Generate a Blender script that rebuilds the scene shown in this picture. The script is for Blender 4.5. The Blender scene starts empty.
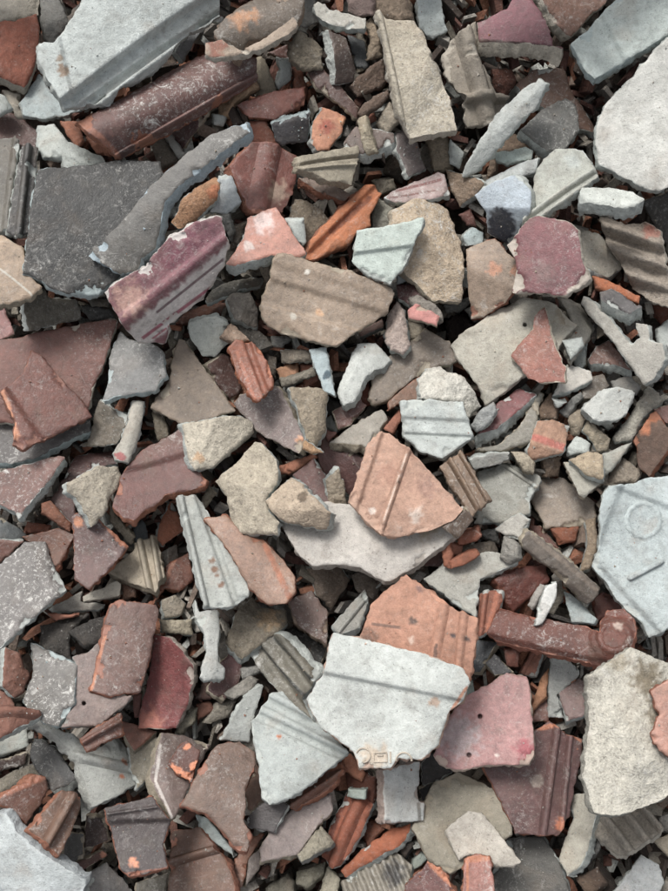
import bpy, math, random
import numpy as np
from mathutils import Vector, noise
from mathutils.geometry import delaunay_2d_cdt, tessellate_polygon

# ------------------------------------------------------------------ camera, sky, sun, exposure
MPP = 0.0011            # metres per photograph pixel on the mean surface of the heap
CAMH = 1.12             # camera height above that surface
PW, PH = 668.0, 891.0
scene = bpy.context.scene
COL = scene.collection
cam_data = bpy.data.cameras.new('camera')
cam = bpy.data.objects.new('camera', cam_data)
COL.objects.link(cam)
cam.location = (0, 0, CAMH)
cam.rotation_euler = (0, 0, 0)
cam_data.sensor_fit = 'HORIZONTAL'
cam_data.sensor_width = 36.0
cam_data.lens = 36.0 * CAMH / (PW * MPP)
cam_data.clip_start = 0.01
cam_data.clip_end = 100.0
scene.camera = cam

SUN_EL, SUN_AZ = math.radians(48), math.radians(-24)     # high, soft
world = bpy.data.worlds.new('World')
scene.world = world
world.use_nodes = True
wn, wl = world.node_tree.nodes, world.node_tree.links
wn.clear()
sky = wn.new('ShaderNodeTexSky')
sky.sky_type = 'NISHITA'
sky.sun_disc = False
sky.sun_elevation = SUN_EL
sky.sun_rotation = SUN_AZ
sky.dust_density = 4.0
sky.ozone_density = 0.6
hsv = wn.new('ShaderNodeHueSaturation')
hsv.inputs['Saturation'].default_value = 0.22            # overcast: grey-white sky
bg = wn.new('ShaderNodeBackground')
bg.inputs['Strength'].default_value = 0.085
wo = wn.new('ShaderNodeOutputWorld')
wl.new(sky.outputs[0], hsv.inputs['Color'])
wl.new(hsv.outputs[0], bg.inputs['Color'])
wl.new(bg.outputs[0], wo.inputs['Surface'])

sun_data = bpy.data.lights.new('sun', 'SUN')
sun_data.energy = 1.5
sun_data.angle = math.radians(16)
sun_data.color = (1.0, 0.97, 0.93)
sun = bpy.data.objects.new('sun', sun_data)
COL.objects.link(sun)
sd = Vector((math.sin(SUN_AZ) * math.cos(SUN_EL), math.cos(SUN_AZ) * math.cos(SUN_EL), math.sin(SUN_EL)))
sun.rotation_euler = sd.to_track_quat('Z', 'Y').to_euler()
sun.location = sd * 5

vs = scene.view_settings
vs.view_transform = 'Standard'
vs.look = 'None'
vs.gamma = 1.0
vs.exposure = 0.98
vs.use_curve_mapping = False

# ------------------------------------------------------------------ colours (as sRGB 0-255)
PAL = dict(
    LG=(186, 191, 186), PG=(174, 187, 187), WG=(184, 177, 164), MG=(136, 135, 130), DG=(96, 95, 92),
    SL=(86, 85, 84), BK=(62, 60, 61), TB=(150, 130, 113), TN=(158, 148, 130), BR=(124, 86, 78),
    MR=(126, 76, 78), PK=(172, 126, 122), DB=(84, 62, 55), RB=(122, 70, 54), OR=(170, 108, 82),
    TC=(166, 106, 84), BG=(184, 174, 155), PU=(126, 112, 110), BD=(112, 103, 93))
CNAME = dict(
    LG='pale grey', PG='bluish grey', WG='warm grey', MG='mid grey', DG='dark grey', SL='slate grey',
    BK='blackish', TB='tan brown', TN='tan', BR='brown', MR='maroon', PK='pink', DB='dark brown',
    RB='rust red', OR='orange', TC='terracotta', BG='beige', PU='mauve grey', BD='olive brown')


def lin(c):
    if isinstance(c, str):
        c = PAL[c]
    g = .3 * c[0] + .59 * c[1] + .11 * c[2]
    k = .20 if c[0] - c[2] > 80 else (.10 if c[0] - c[2] > 24 else .05)                     # the heap is dusty
    c = tuple(v + (g - v) * k for v in c)
    l = np.array([(v / 255 / 12.92) if v / 255 <= 0.04045 else ((v / 255 + 0.055) / 1.055) ** 2.4 for v in c])
    y = l @ np.array([.25, .65, .1])
    return l * (min(y, .5) / .46) ** .25 * (1 - .16 * min(1, max(0, (y - .3) / .2)))


# ------------------------------------------------------------------ materials
def make_mat(name, a1=.12, a2=.2, a3=.15, dirt=.25, scuff=.0, speck=.3, rough=.85, bump=.5, chip=.72,
             dirtcol=(.10, .085, .065), scuffcol=(.55, .54, .51), spec=.3, grain=620, warm=.0, dust=.0):
    m = bpy.data.materials.new(name)
    m.use_nodes = True
    N, L = m.node_tree.nodes, m.node_tree.links
    N.clear()

    def nd(t, **kw):
        n = N.new(t)
        for k, v in kw.items():
            setattr(n, k, v)
        return n

    def math_(op, a, b=None, c=None, clamp=False):
        n = nd('ShaderNodeMath', operation=op, use_clamp=clamp)
        for i, v in enumerate((a, b, c)):
            if v is None:
                continue
            if isinstance(v, (int, float)):
                n.inputs[i].default_value = v
            else:
                L.new(v, n.inputs[i])
        return n.outputs[0]

    def mix(f, a, b, mode='MIX'):
        n = nd('ShaderNodeMix', data_type='RGBA', blend_type=mode)
        for i, v in ((0, f), (6, a), (7, b)):
            if isinstance(v, (int, float)):
                n.inputs[i].default_value = v
            elif isinstance(v, tuple):
                n.inputs[i].default_value = v + (1,)
            else:
                L.new(v, n.inputs[i])
        return n.outputs[2]

    def ramp(v, lo, hi):
        n = nd('ShaderNodeMapRange', interpolation_type='SMOOTHSTEP', clamp=True)
        L.new(v, n.inputs[0])
        n.inputs[1].default_value = lo
        n.inputs[2].default_value = hi
        return n.outputs[0]

    tc = nd('ShaderNodeTexCoord')
    oi = nd('ShaderNodeObjectInfo')
    off = nd('ShaderNodeVectorMath', operation='SCALE')
    off.inputs[0].default_value = (31.0, 47.0, 19.0)
    L.new(oi.outputs['Random'], off.inputs['Scale'])
    co = nd('ShaderNodeVectorMath', operation='ADD')
    L.new(tc.outputs['Object'], co.inputs[0])
    L.new(off.outputs[0], co.inputs[1])

    def noi(scale, detail=5, r=.6, dist=0.0, vec=None):
        n = nd('ShaderNodeTexNoise')
        n.inputs['Scale'].default_value = scale
        n.inputs['Detail'].default_value = detail
        n.inputs['Roughness'].default_value = r
        n.inputs['Distortion'].default_value = dist
        L.new(vec or co.outputs[0], n.inputs['Vector'])
        return n.outputs['Fac']

    n1, n2, n3 = noi(17, 5, .6), noi(130, 6, .7), noi(grain, 3, .7)
    tint = nd('ShaderNodeAttribute', attribute_name='tint')
    core = nd('ShaderNodeAttribute', attribute_name='core')
    aux = nd('ShaderNodeAttribute', attribute_name='aux')      # x: closeness to the broken rim, y: scuffing, z: spalled flake
    sep = nd('ShaderNodeSeparateXYZ')
    L.new(aux.outputs['Vector'], sep.inputs[0])
    v = math_('MULTIPLY_ADD', math_('SUBTRACT', n1, .5), a1 * 4, 1.0)
    v = math_('ADD', v, math_('MULTIPLY', math_('SUBTRACT', n2, .5), a2 * 4))
    v = math_('ADD', v, math_('MULTIPLY', math_('SUBTRACT', n3, .5), a3 * 4))
    v = math_('MAXIMUM', v, .15)
    vm = nd('ShaderNodeVectorMath', operation='SCALE')
    L.new(tint.outputs['Color'], vm.inputs[0])
    L.new(v, vm.inputs['Scale'])
    c = vm.outputs[0]
    # slow hue drift: rust and grime washes
    nw = noi(42, 6, .65, .6)
    if dirt:
        c = mix(math_('MULTIPLY', ramp(nw, .50, .70), dirt), c, mix(.55, c, dirtcol))
    if warm:
        nwm = noi(24, 5, .6, .3)
        c = mix(math_('MULTIPLY', ramp(nwm, .52, .72), warm), c, (.36, .25, .17))
    # pale scuffs and lime bloom
    ns = noi(75, 9, .78, .8)
    rot = nd('ShaderNodeVectorRotate', rotation_type='Z_AXIS')
    L.new(co.outputs[0], rot.inputs['Vector'])
    L.new(math_('MULTIPLY', oi.outputs['Random'], 61.0), rot.inputs['Angle'])
    st = nd('ShaderNodeMapping')
    st.inputs['Scale'].default_value = (1.0, .22, 1.0)
    L.new(rot.outputs[0], st.inputs['Vector'])
    nst = noi(260, 4, .6, .4, st.outputs[0])
    nd2 = noi(300, 7, .8)
    sc = math_('MAXIMUM', ramp(ns, .53, .68), math_('MULTIPLY', ramp(nst, .64, .74), .45))
    sc = math_('MAXIMUM', sc, math_('MULTIPLY', ramp(nd2, .54, .62), .6))
    patch = ramp(noi(14, 4, .6, .5), .38, .62)
    sc = math_('MULTIPLY', sc, math_('MULTIPLY_ADD', patch, 1.4, .1))
    sx = nd('ShaderNodeMapping')
    sx.inputs['Scale'].default_value = (1.0, .06, 1.0)
    L.new(rot.outputs[0], sx.inputs['Vector'])
    scr = math_('MULTIPLY', ramp(noi(330, 2, .5, .35, sx.outputs[0]), .66, .74), .3)
    sc = math_('MAXIMUM', sc, scr)
    sc = math_('MULTIPLY', sc, sep.outputs[1], clamp=True)
    sc = math_('MULTIPLY', sc, math_('MULTIPLY_ADD', n3, .8, .5), clamp=True)
    c = mix(sc, c, scuffcol)
    # dark pores / light grains
    npx = noi(grain * .62, 2, .5)
    c = mix(math_('MULTIPLY', ramp(npx, .36, .28), speck), c, (.05, .045, .04))
    c = mix(math_('MULTIPLY', ramp(npx, .66, .74), speck * .6), c, (.62, .60, .56))
    # chipped rim shows the body of the tile
    ed = math_('ADD', sep.outputs[0], math_('MULTIPLY', math_('SUBTRACT', n2, .5), 1.6))
    ed = math_('ADD', ed, math_('MULTIPLY', math_('SUBTRACT', noi(38, 2, .5), .5), 2.2))
    ed = ramp(ed, chip, chip + .12)
    scar = ramp(math_('ADD', sep.outputs[2], math_('MULTIPLY', math_('SUBTRACT', noi(210, 5, .65), .5), .9)), .5, .57)
    ed = math_('MAXIMUM', ed, math_('MULTIPLY', scar, .8))
    c = mix(ed, c, core.outputs['Color'])
    b = nd('ShaderNodeBsdfPrincipled')
    L.new(c, b.inputs['Base Color'])
    rr = math_('ADD', rough, math_('MULTIPLY', math_('SUBTRACT', n2, .5), .5), clamp=True)
    rr = math_('ADD', rr, math_('MULTIPLY', sc, .3), clamp=True)
    L.new(rr, b.inputs['Roughness'])
    b.inputs['Specular IOR Level'].default_value = spec
    h = math_('ADD', math_('MULTIPLY', n2, 1.1), math_('MULTIPLY', n3, .55))
    h = math_('SUBTRACT', h, math_('MULTIPLY', ed, .25))
    bp = nd('ShaderNodeBump')
    bp.inputs['Strength'].default_value = bump
    bp.inputs['Distance'].default_value = .0034
    L.new(h, bp.inputs['Height'])
    L.new(bp.outputs[0], b.inputs['Normal'])
    o = nd('ShaderNodeOutputMaterial')
    L.new(b.outputs[0], o.inputs['Surface'])
    return m


MATS = {
    'c': make_mat('cast_concrete', a1=.22, a2=.24, a3=.14, dirt=.5, speck=.4, rough=.85, bump=.55, chip=.98, warm=.17),
    's': make_mat('rough_stone', a1=.12, a2=.36, a3=.28, dirt=.32, speck=.48, rough=.95, bump=.9, chip=1.1, grain=430, warm=.15),
    'g': make_mat('weathered_tile_face', a1=.32, a2=.38, a3=.14, dirt=.5, speck=.2, rough=.5, bump=.38, chip=1.05, spec=.5, warm=.08),
    'z': make_mat('glazed_tile_face', a1=.25, a2=.34, a3=.10, dirt=.55, speck=.15, rough=.45, bump=.5, chip=.85, spec=.6),
    'k': make_mat('fired_clay', a1=.2, a2=.32, a3=.13, dirt=.32, speck=.15, rough=.75, bump=.5, chip=1.1),
    'x': make_mat('fractured_body', a1=.16, a2=.32, a3=.18, dirt=.25, speck=.45, rough=.95, bump=.9, chip=9.0, grain=460),
}
CNT_SEED = [1]

# ------------------------------------------------------------------ photograph pixel -> heap
K = MPP / CAMH
CAMP = np.array([0, 0, CAMH])


def ray(u, v):
    u = np.asarray(u, float)
    v = np.asarray(v, float)
    return np.stack([(u - PW / 2) * K, -(v - PH / 2) * K, -np.ones_like(u)], -1)


def plane_pts(u, v, p0, n):
    d = ray(u, v)
    t = np.dot(p0 - CAMP, n) / (d @ n)
    return CAMP + d * t[..., None]


def fbm(x, y, z, octv=3):
    return noise.fractal((x, y, z), 1.0, 2.0, octv, noise_basis='PERLIN_ORIGINAL')


def inside(px, py, poly):
    res = np.zeros(px.shape, bool)
    x0, y0 = poly[-1]
    for x1, y1 in poly:
        c = (y1 > py) != (y0 > py)
        if y0 != y1:
            res ^= c & (px < (x0 - x1) * (py - y1) / (y0 - y1) + x1)
        x0, y0 = x1, y1
    return res


def seg_dist(px, py, poly):
    a = np.asarray(poly)
    b = np.roll(a, -1, 0)
    d = b - a
    L2 = (d ** 2).sum(1) + 1e-9
    best = np.full(px.shape, 1e9)
    for i in range(len(a)):
        t = np.clip(((px - a[i, 0]) * d[i, 0] + (py - a[i, 1]) * d[i, 1]) / L2[i], 0, 1)
        q = (px - a[i, 0] - t * d[i, 0]) ** 2 + (py - a[i, 1] - t * d[i, 1]) ** 2
        best = np.minimum(best, q)
    return np.sqrt(best)


def area2(p):
    p = np.asarray(p)
    x, y = p[:, 0], p[:, 1]
    return .5 * np.sum(x * np.roll(y, -1) - y * np.roll(x, -1))


# height map of the growing heap, in cells of the photograph (with a wide margin outside it)
CELL, MARG = 2.0, 420.0
GW, GH = int((PW + 2 * MARG) / CELL), int((PH + 2 * MARG) / CELL)
FLOOR = -0.125
HMAP = np.full((GH, GW), FLOOR)


def cells(poly, pad=0):
    p = np.asarray(poly)
    i0 = max(0, int((p[:, 0].min() - pad + MARG) / CELL)); i1 = min(GW - 1, int((p[:, 0].max() + pad + MARG) / CELL) + 1)
    j0 = max(0, int((p[:, 1].min() - pad + MARG) / CELL)); j1 = min(GH - 1, int((p[:, 1].max() + pad + MARG) / CELL) + 1)
    ii, jj = np.meshgrid(np.arange(i0, i1 + 1), np.arange(j0, j1 + 1))
    return ii, jj, ii * CELL - MARG + CELL / 2, jj * CELL - MARG + CELL / 2


ORG = {'A': 0, 'B': 150, 'C': 300, 'D': 468}
ROW = {'0': 0, '1': 173, '2': 346, '3': 519, '4': 691}
Z = 3.34
SH = []          # every traced shard


def P(reg, s):
    return [(float(a.split(',')[0]) / Z + ORG[reg[0]], float(a.split(',')[1]) / Z + ROW[reg[1]]) for a in s.split()]


def S(reg, order, fin, col, poly, label, lm=None, e=None, core='LG', th=13, x=(), sc=None, name='tile_shard', q=None, tilt=None):
    ox, oy = ORG[reg[0]], ROW[reg[1]]
    xs = []
    for t in x:
        k = t[0]
        if k in ('rib', 'step', 'fold', 'cyl', 'wave', 'band', 'bar'):
            t = (k, t[1] / Z + ox, t[2] / Z + oy, t[3] / Z + ox, t[4] / Z + oy) + tuple(t[5:])
        else:
            t = (k, t[1] / Z + ox, t[2] / Z + oy) + tuple(t[3:])
        xs.append(t)
    SH.append(dict(poly=P(reg, poly), order=order, fin=fin, col=col, label=label, lm=lm, e=e, core=core, th=th, x=xs,
                   sc=sc, name=name, q=q, tilt=tilt))


def s(reg, order, fin, col, poly, e=None, core=None, th=None, x=(), name=None, sc=None):
    if name is None:
        name = 'stone_chunk' if fin == 's' else ('clay_fragment' if fin == 'k' else 'tile_chip')
    S(reg, order, fin, col, poly, None, None, e, core or (col if fin in 'skc' else 'TN'), th or (11 if fin != 's' else 14), x, sc, name)

# ------------------------------------------------------------------ the shards, traced region by region
# --- upper left
S('A0', 5, 'c', (188,194,191), '290,-60 735,-60 742,30 690,70 640,90 600,130 580,170 530,215 455,265 400,290 368,345 300,340 215,365 165,280 120,190 130,145 180,150 225,90 275,15',
  'large pale grey moulded slab with a stepped channel along its lower side', 'large moulded slab', e=(-8,14), th=17,
  x=[('step',225,330,660,5,16,7),('rib',330,345,720,50,26,4.5),('step',262,350,705,35,12,3),('step',205,160,245,345,20,-3),('spot',212,245,24,(150,132,116)),('spot',200,205,14,(160,146,130)),('fold',260,345,700,30,.2)])
S('A0', 3.6, 'c', (172,182,182), '66,345 130,245 165,300 215,360 375,330 300,360 215,385 130,398 80,385', 'flat bluish grey wedge jutting from under the large moulded slab', e=(0,10))
S('A0', 4, 'k', (158,92,72), '-30,70 60,62 122,42 134,120 112,225 78,275 0,245 -30,240', 'rough rust red lump with a grey rim beside the large moulded slab', 'rust red lump', e=(0,26), core='WG', th=18, name='clay_fragment')
s('A0', 2, 'c', 'WG', '-30,-30 130,-30 130,40 60,62 -30,82')
s('A0', 2.2, 'c', 'MG', '130,-30 185,-20 225,75 180,145 140,130')
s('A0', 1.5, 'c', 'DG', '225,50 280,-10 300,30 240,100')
S('A0', 4.2, 'g', (128,94,88), '258,395 385,332 620,190 720,140 860,190 868,262 640,395 408,515 350,480 300,445',
  'long maroon barrel tile with chalky scuffs and a raised lower flange', 'long maroon barrel tile', e=(-10,8), core='OR', th=14, sc=.8,
  x=[('cyl',330,430,860,205,13,75),('rib',408,500,868,245,22,3.5),('band',262,400,400,512,22,'TC')])
s('A0', 2.5, 'k', 'OR', '200,400 260,405 280,470 255,490 225,450')
s('A0', 2.4, 'k', 'OR', '275,455 330,475 365,490 362,522 325,518')
s('A0', 2.6, 'c', 'LG', '128,412 180,410 225,470 330,508 345,540 220,560 205,525 150,515 125,470', e=(0,10))
S('A1', 4, 'g', (76,76,75), '120,10 125,-15 300,-33 440,-52 535,-45 545,-5 520,60 450,290 400,345 330,400 220,402 165,380 140,355 75,335 90,220',
  'wide flat dark slate grey tile with pale speckling', 'wide slate tile', e=(-3,14), core='PG', sc=.55, th=14)
S('A1', 5, 'g', (116,114,110), '275,262 345,210 420,140 500,45 600,-50 700,-140 810,-197 820,-165 740,-85 655,-10 590,45 545,100 530,170 500,235 455,270 435,312 380,320 310,285',
  'curved dark grey tile strip with a pale blue broken edge on the wide slate tile', 'curved grey strip', e=(20,18), core=(168,184,192), sc=.75, th=25,
  x=[('cyl',290,245,815,-200,8,100)])
S('A0', 3, 'g', (116,112,104), '-30,460 55,460 65,490 30,770 -30,780', 'worn olive grey tile piece beside a dark grooved rod', x=[('step',45,480,10,760,20,4)])
S('A0', 3.5, 'g', (92,90,88), '72,488 128,492 120,600 98,775 55,800 22,772 45,640', 'dark grey grooved rod standing against the wide slate tile', 'dark grooved rod', sc=.5, x=[('rib',95,490,62,790,30,5)])
s('A0', 2.2, 'g', (112,82,76), '-30,375 60,380 125,440 130,490 70,492 0,460')
s('A0', 2.4, 'c', 'LG', '-30,310 20,320 45,360 0,385 -30,380')
s('A0', 2.3, 'c', 'WG', '10,300 70,310 65,360 88,398 60,392 35,350')
S('B0', 3.8, 'c', (140,142,142), '85,175 125,75 200,38 250,60 245,75 185,72 155,130 115,205', 'crooked mid grey tile sliver between large moulded slab and long maroon barrel tile', x=[('fold',90,180,245,60,.3)])
# --- top middle
S('B0', 4.4, 'g', (116,104,92), '210,100 255,50 330,-10 400,-25 515,-20 510,40 480,72 400,105 330,125 290,168 230,130',
  'olive brown rounded tile piece with an orange rubbed patch', 'olive tile with orange patch', core='TB', th=18, sc=.35, x=[('spot',300,62,42,(178,124,84)),('spot',345,52,30,(178,124,84)),('cyl',240,90,500,-5,9,75)])
S('B0', 4.6, 'c', (166,150,134), '190,158 240,137 300,168 480,82 500,108 460,132 330,172 215,203 190,193', 'long flat tan tile strip with a pinkish end', 'long tan strip', e=(2,16), core='WG', x=[('spot',222,165,45,(158,112,98))])
s('B0', 3, 'c', (148,138,120), '335,200 380,185 425,300 375,315', th=16)
s('B0', 2.6, 'c', 'LG', '430,200 470,205 472,265 432,300 424,280 440,240')
s('B0', 2.5, 'g', 'BR', '400,175 460,150 470,206')
s('B0', 2.8, 's', (134,124,108), '475,150 500,100 560,135 580,160 575,230 520,230 475,200')
s('B0', 3.0, 'c', 'MG', '510,-20 545,-20 547,30 556,75 515,92 480,75')
S('C0', 4, 'c', (160,158,150), '45,20 60,5 150,45 220,72 215,105 100,80 55,58', 'grizzled grey tile splinter with a crusty pale face', e=(0,18), core='LG', sc=.8)
S('C0', 4.2, 'g', (92,78,72), '105,95 160,125 185,230 185,270 125,282', 'dark brown tile end with a pale grey broken side', 'dark brown tile end', e=(-24,4), core='LG', th=15)
s('C0', 2.4, 'g', (108,78,70), '30,240 80,235 190,350 185,385 110,330 60,290')
s('C0', 2.6, 'k', (142,92,72), '-20,225 10,225 25,290 15,350 -10,330')
s('C0', 2.5, 's', (116,98,86), '195,375 220,340 290,290 300,310 270,350 210,385')
s('C0', 2.8, 's', (112,94,82), '175,280 250,210 280,195 290,270 270,290 200,315')
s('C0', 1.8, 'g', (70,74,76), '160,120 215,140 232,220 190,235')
s('C0', 3.4, 's', (152,136,116), '220,80 240,60 265,100 275,185 222,200 235,130')
s('C0', 3.2, 'c', (140,122,116), '150,-20 235,-20 240,50 190,62 160,40')
s('C0', 2.6, 's', (134,118,102), '230,-20 380,-20 385,50 330,62 260,42')
S('C0', 3.6, 'c', (188,196,194), '390,-20 465,-20 480,60 495,98 450,122 400,88', 'bluish white tile corner behind the gritty buff slab', x=[('fold',395,60,490,70,.4)])
S('C0', 5, 's', (178,170,154), '250,45 275,40 290,60 380,68 415,110 440,190 460,210 500,300 520,390 525,412 370,440 345,395 320,368 290,240 265,110',
  'gritty buff stone-like slab with a raised lip along one long side', 'gritty buff slab', e=(0,20), core='WG', th=17, sc=.7, x=[('rib',262,48,335,372,30,4.5)])
S('C0', 4, 'c', (150,142,130), '480,180 520,120 588,70 600,190 660,320 690,330 650,420 560,425 545,330 490,250', 'warm grey S-curved tile fragment with deep hollow', 'S-curved grey tile', e=(-8,6), core='WG',
  x=[('fold',520,110,680,390,-.0),('rib',545,110,600,300,70,9),('rib',585,330,680,330,40,8)])
S('D0', 5, 'g', (150,96,104), '30,70 130,30 150,-5 215,-10 262,70 285,148 318,158 150,140 38,132', 'pink maroon trough tile with a thick pale broken front', 'pink maroon trough tile', e=(-4,44), core=(186,178,164), th=16, sc=.3,
  x=[('band',40,128,310,160,10,(100,74,70))])
S('D0', 4.6, 'g', (146,110,94), '235,-20 490,-20 430,35 345,120 325,112 270,50', 'brown tile triangle with pale broken edge beside pink maroon trough tile', 'brown tile triangle', e=(-22,22), core='WG', th=15)
S('D0', 4.4, 'c', (184,193,189), '345,140 460,30 530,-30 730,-30 730,90 590,165 425,258 395,230', 'pale greenish grey slab with a shallow groove across it', 'grooved pale slab', e=(-4,22), core='PG', th=16, x=[('step',450,50,520,190,16,2.5),('fold',590,-20,680,140,.1)])
S('D0', 5, 'c', (196,196,190), '730,80 655,135 555,250 460,350 432,410 427,480 440,550 480,572 600,632 640,638 730,590', 'big whitish flat slab with smooth face and clipped corners', 'big whitish slab', e=(-10,12), core='LG', th=17)
S('D0', 3, 'g', (132,100,84), '165,270 230,225 320,225 345,300 420,400 430,435 370,430 240,350', 'smooth brown tile face behind a slate grey stone', th=14)
S('D0', 4, 'g', (112,112,108), '175,430 250,365 330,320 365,350 375,430 330,490 270,495 220,460', 'slate grey angular tile piece with chalky flecks', 'slate grey angular piece', sc=.7, th=16, x=[('fold',185,425,375,400,.25)])
S('D0', 4.8, 'c', (188,192,188), '-15,560 90,385 180,300 235,265 262,280 220,360 150,430 100,490 20,575 -20,592', 'long pale grey pointed tile splinter with a folded spine', 'pale pointed splinter', x=[('fold',-20,560,255,275,.5)], th=15)
s('D0', 2.2, 's', (112,74,62), '85,230 150,225 165,270 130,320 95,290')
S('D0', 4.3, 'c', (176,188,182), '88,510 190,490 220,500 212,532 120,545 92,535', 'small pale green block lying on a tan wedge', e=(0,12))
s('D0', 3.2, 's', (142,122,104), '55,600 75,510 150,445 198,460 212,495 100,510 90,560', th=16)
S('D0', 3.8, 'c', (182,186,184), '20,640 60,600 170,545 235,528 225,580 120,600 70,660', 'pale curved tile rim above bluish block', th=14, x=[('cyl',40,640,230,545,5,40)])
S('D1', 4.6, 'c', (176,186,194), '20,75 60,40 130,10 160,5 210,60 205,130 165,180 150,210 115,238 50,200 58,130', 'bluish white tile block with a dark slate end face', 'bluish block with dark end', th=22, x=[('band',108,160,100,195,100,(74,76,84)),('fold',50,118,170,118,.6),('fold',205,40,165,180,-.0)])
S('D1', 4.2, 'c', (172,174,166), '215,55 225,-20 290,-85 385,-80 432,-5 435,15 330,100 250,150 165,195 200,130', 'grey tile corner with parallel ribs along one side', 'ribbed grey corner', x=[('rib',415,-5,210,140,18,4),('rib',432,18,215,172,16,4),('spot',350,-40,30,'LG')])
S('D1', 5.2, 'c', (190,194,188), '380,45 540,55 590,85 560,112 520,118 368,92', 'small pale grey brick-shaped block under the big whitish slab', 'pale brick-shaped block', e=(-2,34), core='LG', th=18)
s('D1', 2, 'g', (84,82,80), '590,100 690,60 710,250 650,225 610,150')
S('D1', 4.2, 's', (156,146,134), '435,140 530,165 590,160 640,190 655,270 668,370 695,445 640,440 550,390 525,330 455,220', 'tan wavy corrugated tile piece with a pinkish corner', 'wavy corrugated piece', e=(6,4), core='WG', th=15,
  x=[('wave',440,170,640,235,66,4.5),('spot',610,185,40,(176,126,112))])
S('D1', 5, 'g', (142,88,92), '205,150 235,143 340,165 368,190 382,290 405,352 390,368 325,412 255,402 150,398 160,290 130,240 165,200', 'flat maroon tile shard with mottled face and pale chipped corner', 'mottled maroon shard', e=(8,7), core='WG', sc=.6, x=[('spot',355,400,32,'WG'),('spot',250,330,50,(128,96,94))])
S('D1', 4.7, 'g', (156,136,118), '-8,250 90,215 130,265 205,320 150,395 120,430 50,475 5,480', 'tan brown tile piece with orange worn corner and crease', 'creased tan piece', e=(3,6), core='TC', th=15, x=[('fold',-10,300,160,390,.35),('spot',170,325,26,(190,124,88)),('spot',90,320,26,(190,130,98))])
S('D1', 4.0, 'c', (172,168,156), '-60,575 0,520 95,455 185,405 280,420 368,500 330,540 290,600 180,680 60,768 30,700 -20,640', 'broad weathered grey slab carrying a red brown triangle', 'broad weathered slab', e=(3,8), core='WG', sc=.3, th=15, x=[('hole',190,505,7),('spot',320,470,40,'TN')])
S('D1', 5, 'g', (156,100,86), '255,448 268,490 285,560 325,650 325,700 240,702 195,680 142,610 165,575 215,520 220,480', 'red brown tile triangle with cream rim lying on broad weathered slab', 'red brown triangle', e=(6,3), core=(196,186,168), th=11)
S('D1', 4.2, 'c', (168,165,157), '375,435 385,412 430,440 545,570 575,550 558,500 600,505 605,560 650,570 660,620 620,690 585,705 550,660 480,560 400,470', 'pale grey hooked tile edge with a notch', 'hooked grey edge', x=[('fold',380,430,590,690,.4)], th=15)
S('D1', 5, 'g', (96,92,92), '440,398 480,385 582,445 540,468 445,425', 'dark topped toothed block with pale comb side', 'toothed block', e=(2,36), core='LG', th=17, sc=.6)
S('D1', 3.2, 'k', (186,108,72), '415,335 440,340 575,405 575,430 520,412 430,378', 'orange brick strip in the dark hollow beside toothed block', e=(0,8), core='OR', name='clay_fragment')
S('D1', 3, 'c', (152,147,136), '380,190 440,200 520,290 515,320 470,350 385,310', 'grey tan tile slab leaning between mottled maroon shard and wavy corrugated piece', sc=.3)
s('D1', 3.4, 'c', (160,156,146), '310,420 380,430 425,510 350,620 315,560 360,520')
s('D1', 3, 'c', 'LG', '350,620 400,560 392,640 370,672')
S('D2', 3.6, 'g', (136,100,88), '400,45 430,-5 470,-20 545,72 470,60 410,62', 'brown flat tile piece with a thick pale rim beneath hooked grey edge', e=(3,28), core='LG', th=14)
s('D1', 2.6, 'k', (142,86,68), '615,440 700,450 700,560 650,510 620,485')
s('D1', 3, 'c', 'LG', '640,520 700,470 700,590 650,570')
# --- left, upper middle
S('A1', 3.4, 'g', (168,146,124), '-30,200 0,195 80,245 85,330 140,375 100,410 0,430 -30,430', 'tan tile corner with a pale crease beside the wide slate tile', 'tan creased corner', core='TN', x=[('band',0,320,110,405,6,'WG'),('fold',-10,310,110,410,.2)])
S('A1', 2.8, 'g', (116,110,98), '75,420 140,385 170,415 260,425 270,490 170,510 90,530', 'olive grey square tile piece with a pale side', e=(-16,0), core='LG', sc=.3)
S('A1', 4.2, 'g', (138,94,84), '-40,565 60,545 190,515 375,483 390,492 370,570 345,640 310,720 290,790 200,850 -40,830', 'large red brown flat tile with a straight chipped upper edge', 'large red brown tile', e=(4,6), core='WG', sc=.45)
S('A2', 3.9, 'g', (104,100,98), '-40,170 50,180 180,250 300,240 302,282 215,320 130,370 40,392 -40,388', 'dark scuffed tile with whitish broken edge under the large red brown tile', 'dark scuffed tile', e=(3,20), core='PG', sc=1.0)
S('A2', 5, 'g', (136,90,80), '105,8 130,20 190,85 270,170 308,230 150,310 75,345 45,325 50,250 0,150 40,120 75,90', 'brown tile triangle with an orange broken side lying on the large red brown tile', 'brown triangle with orange side', e=(-2,6), core=(150,104,88), sc=.35, th=12,
  x=[('step',52,185,140,315,26,-3.5),('band',5,152,52,300,26,(190,122,88))])
S('A2', 4.4, 'g', (130,130,128), '365,10 395,-60 430,-25 520,-5 545,20 552,92 512,140 430,160 345,182 358,110', 'mottled grey tile piece with pale blue broken rim', 'mottled grey piece', e=(6,12), core='PG', sc=1.0)
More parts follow.
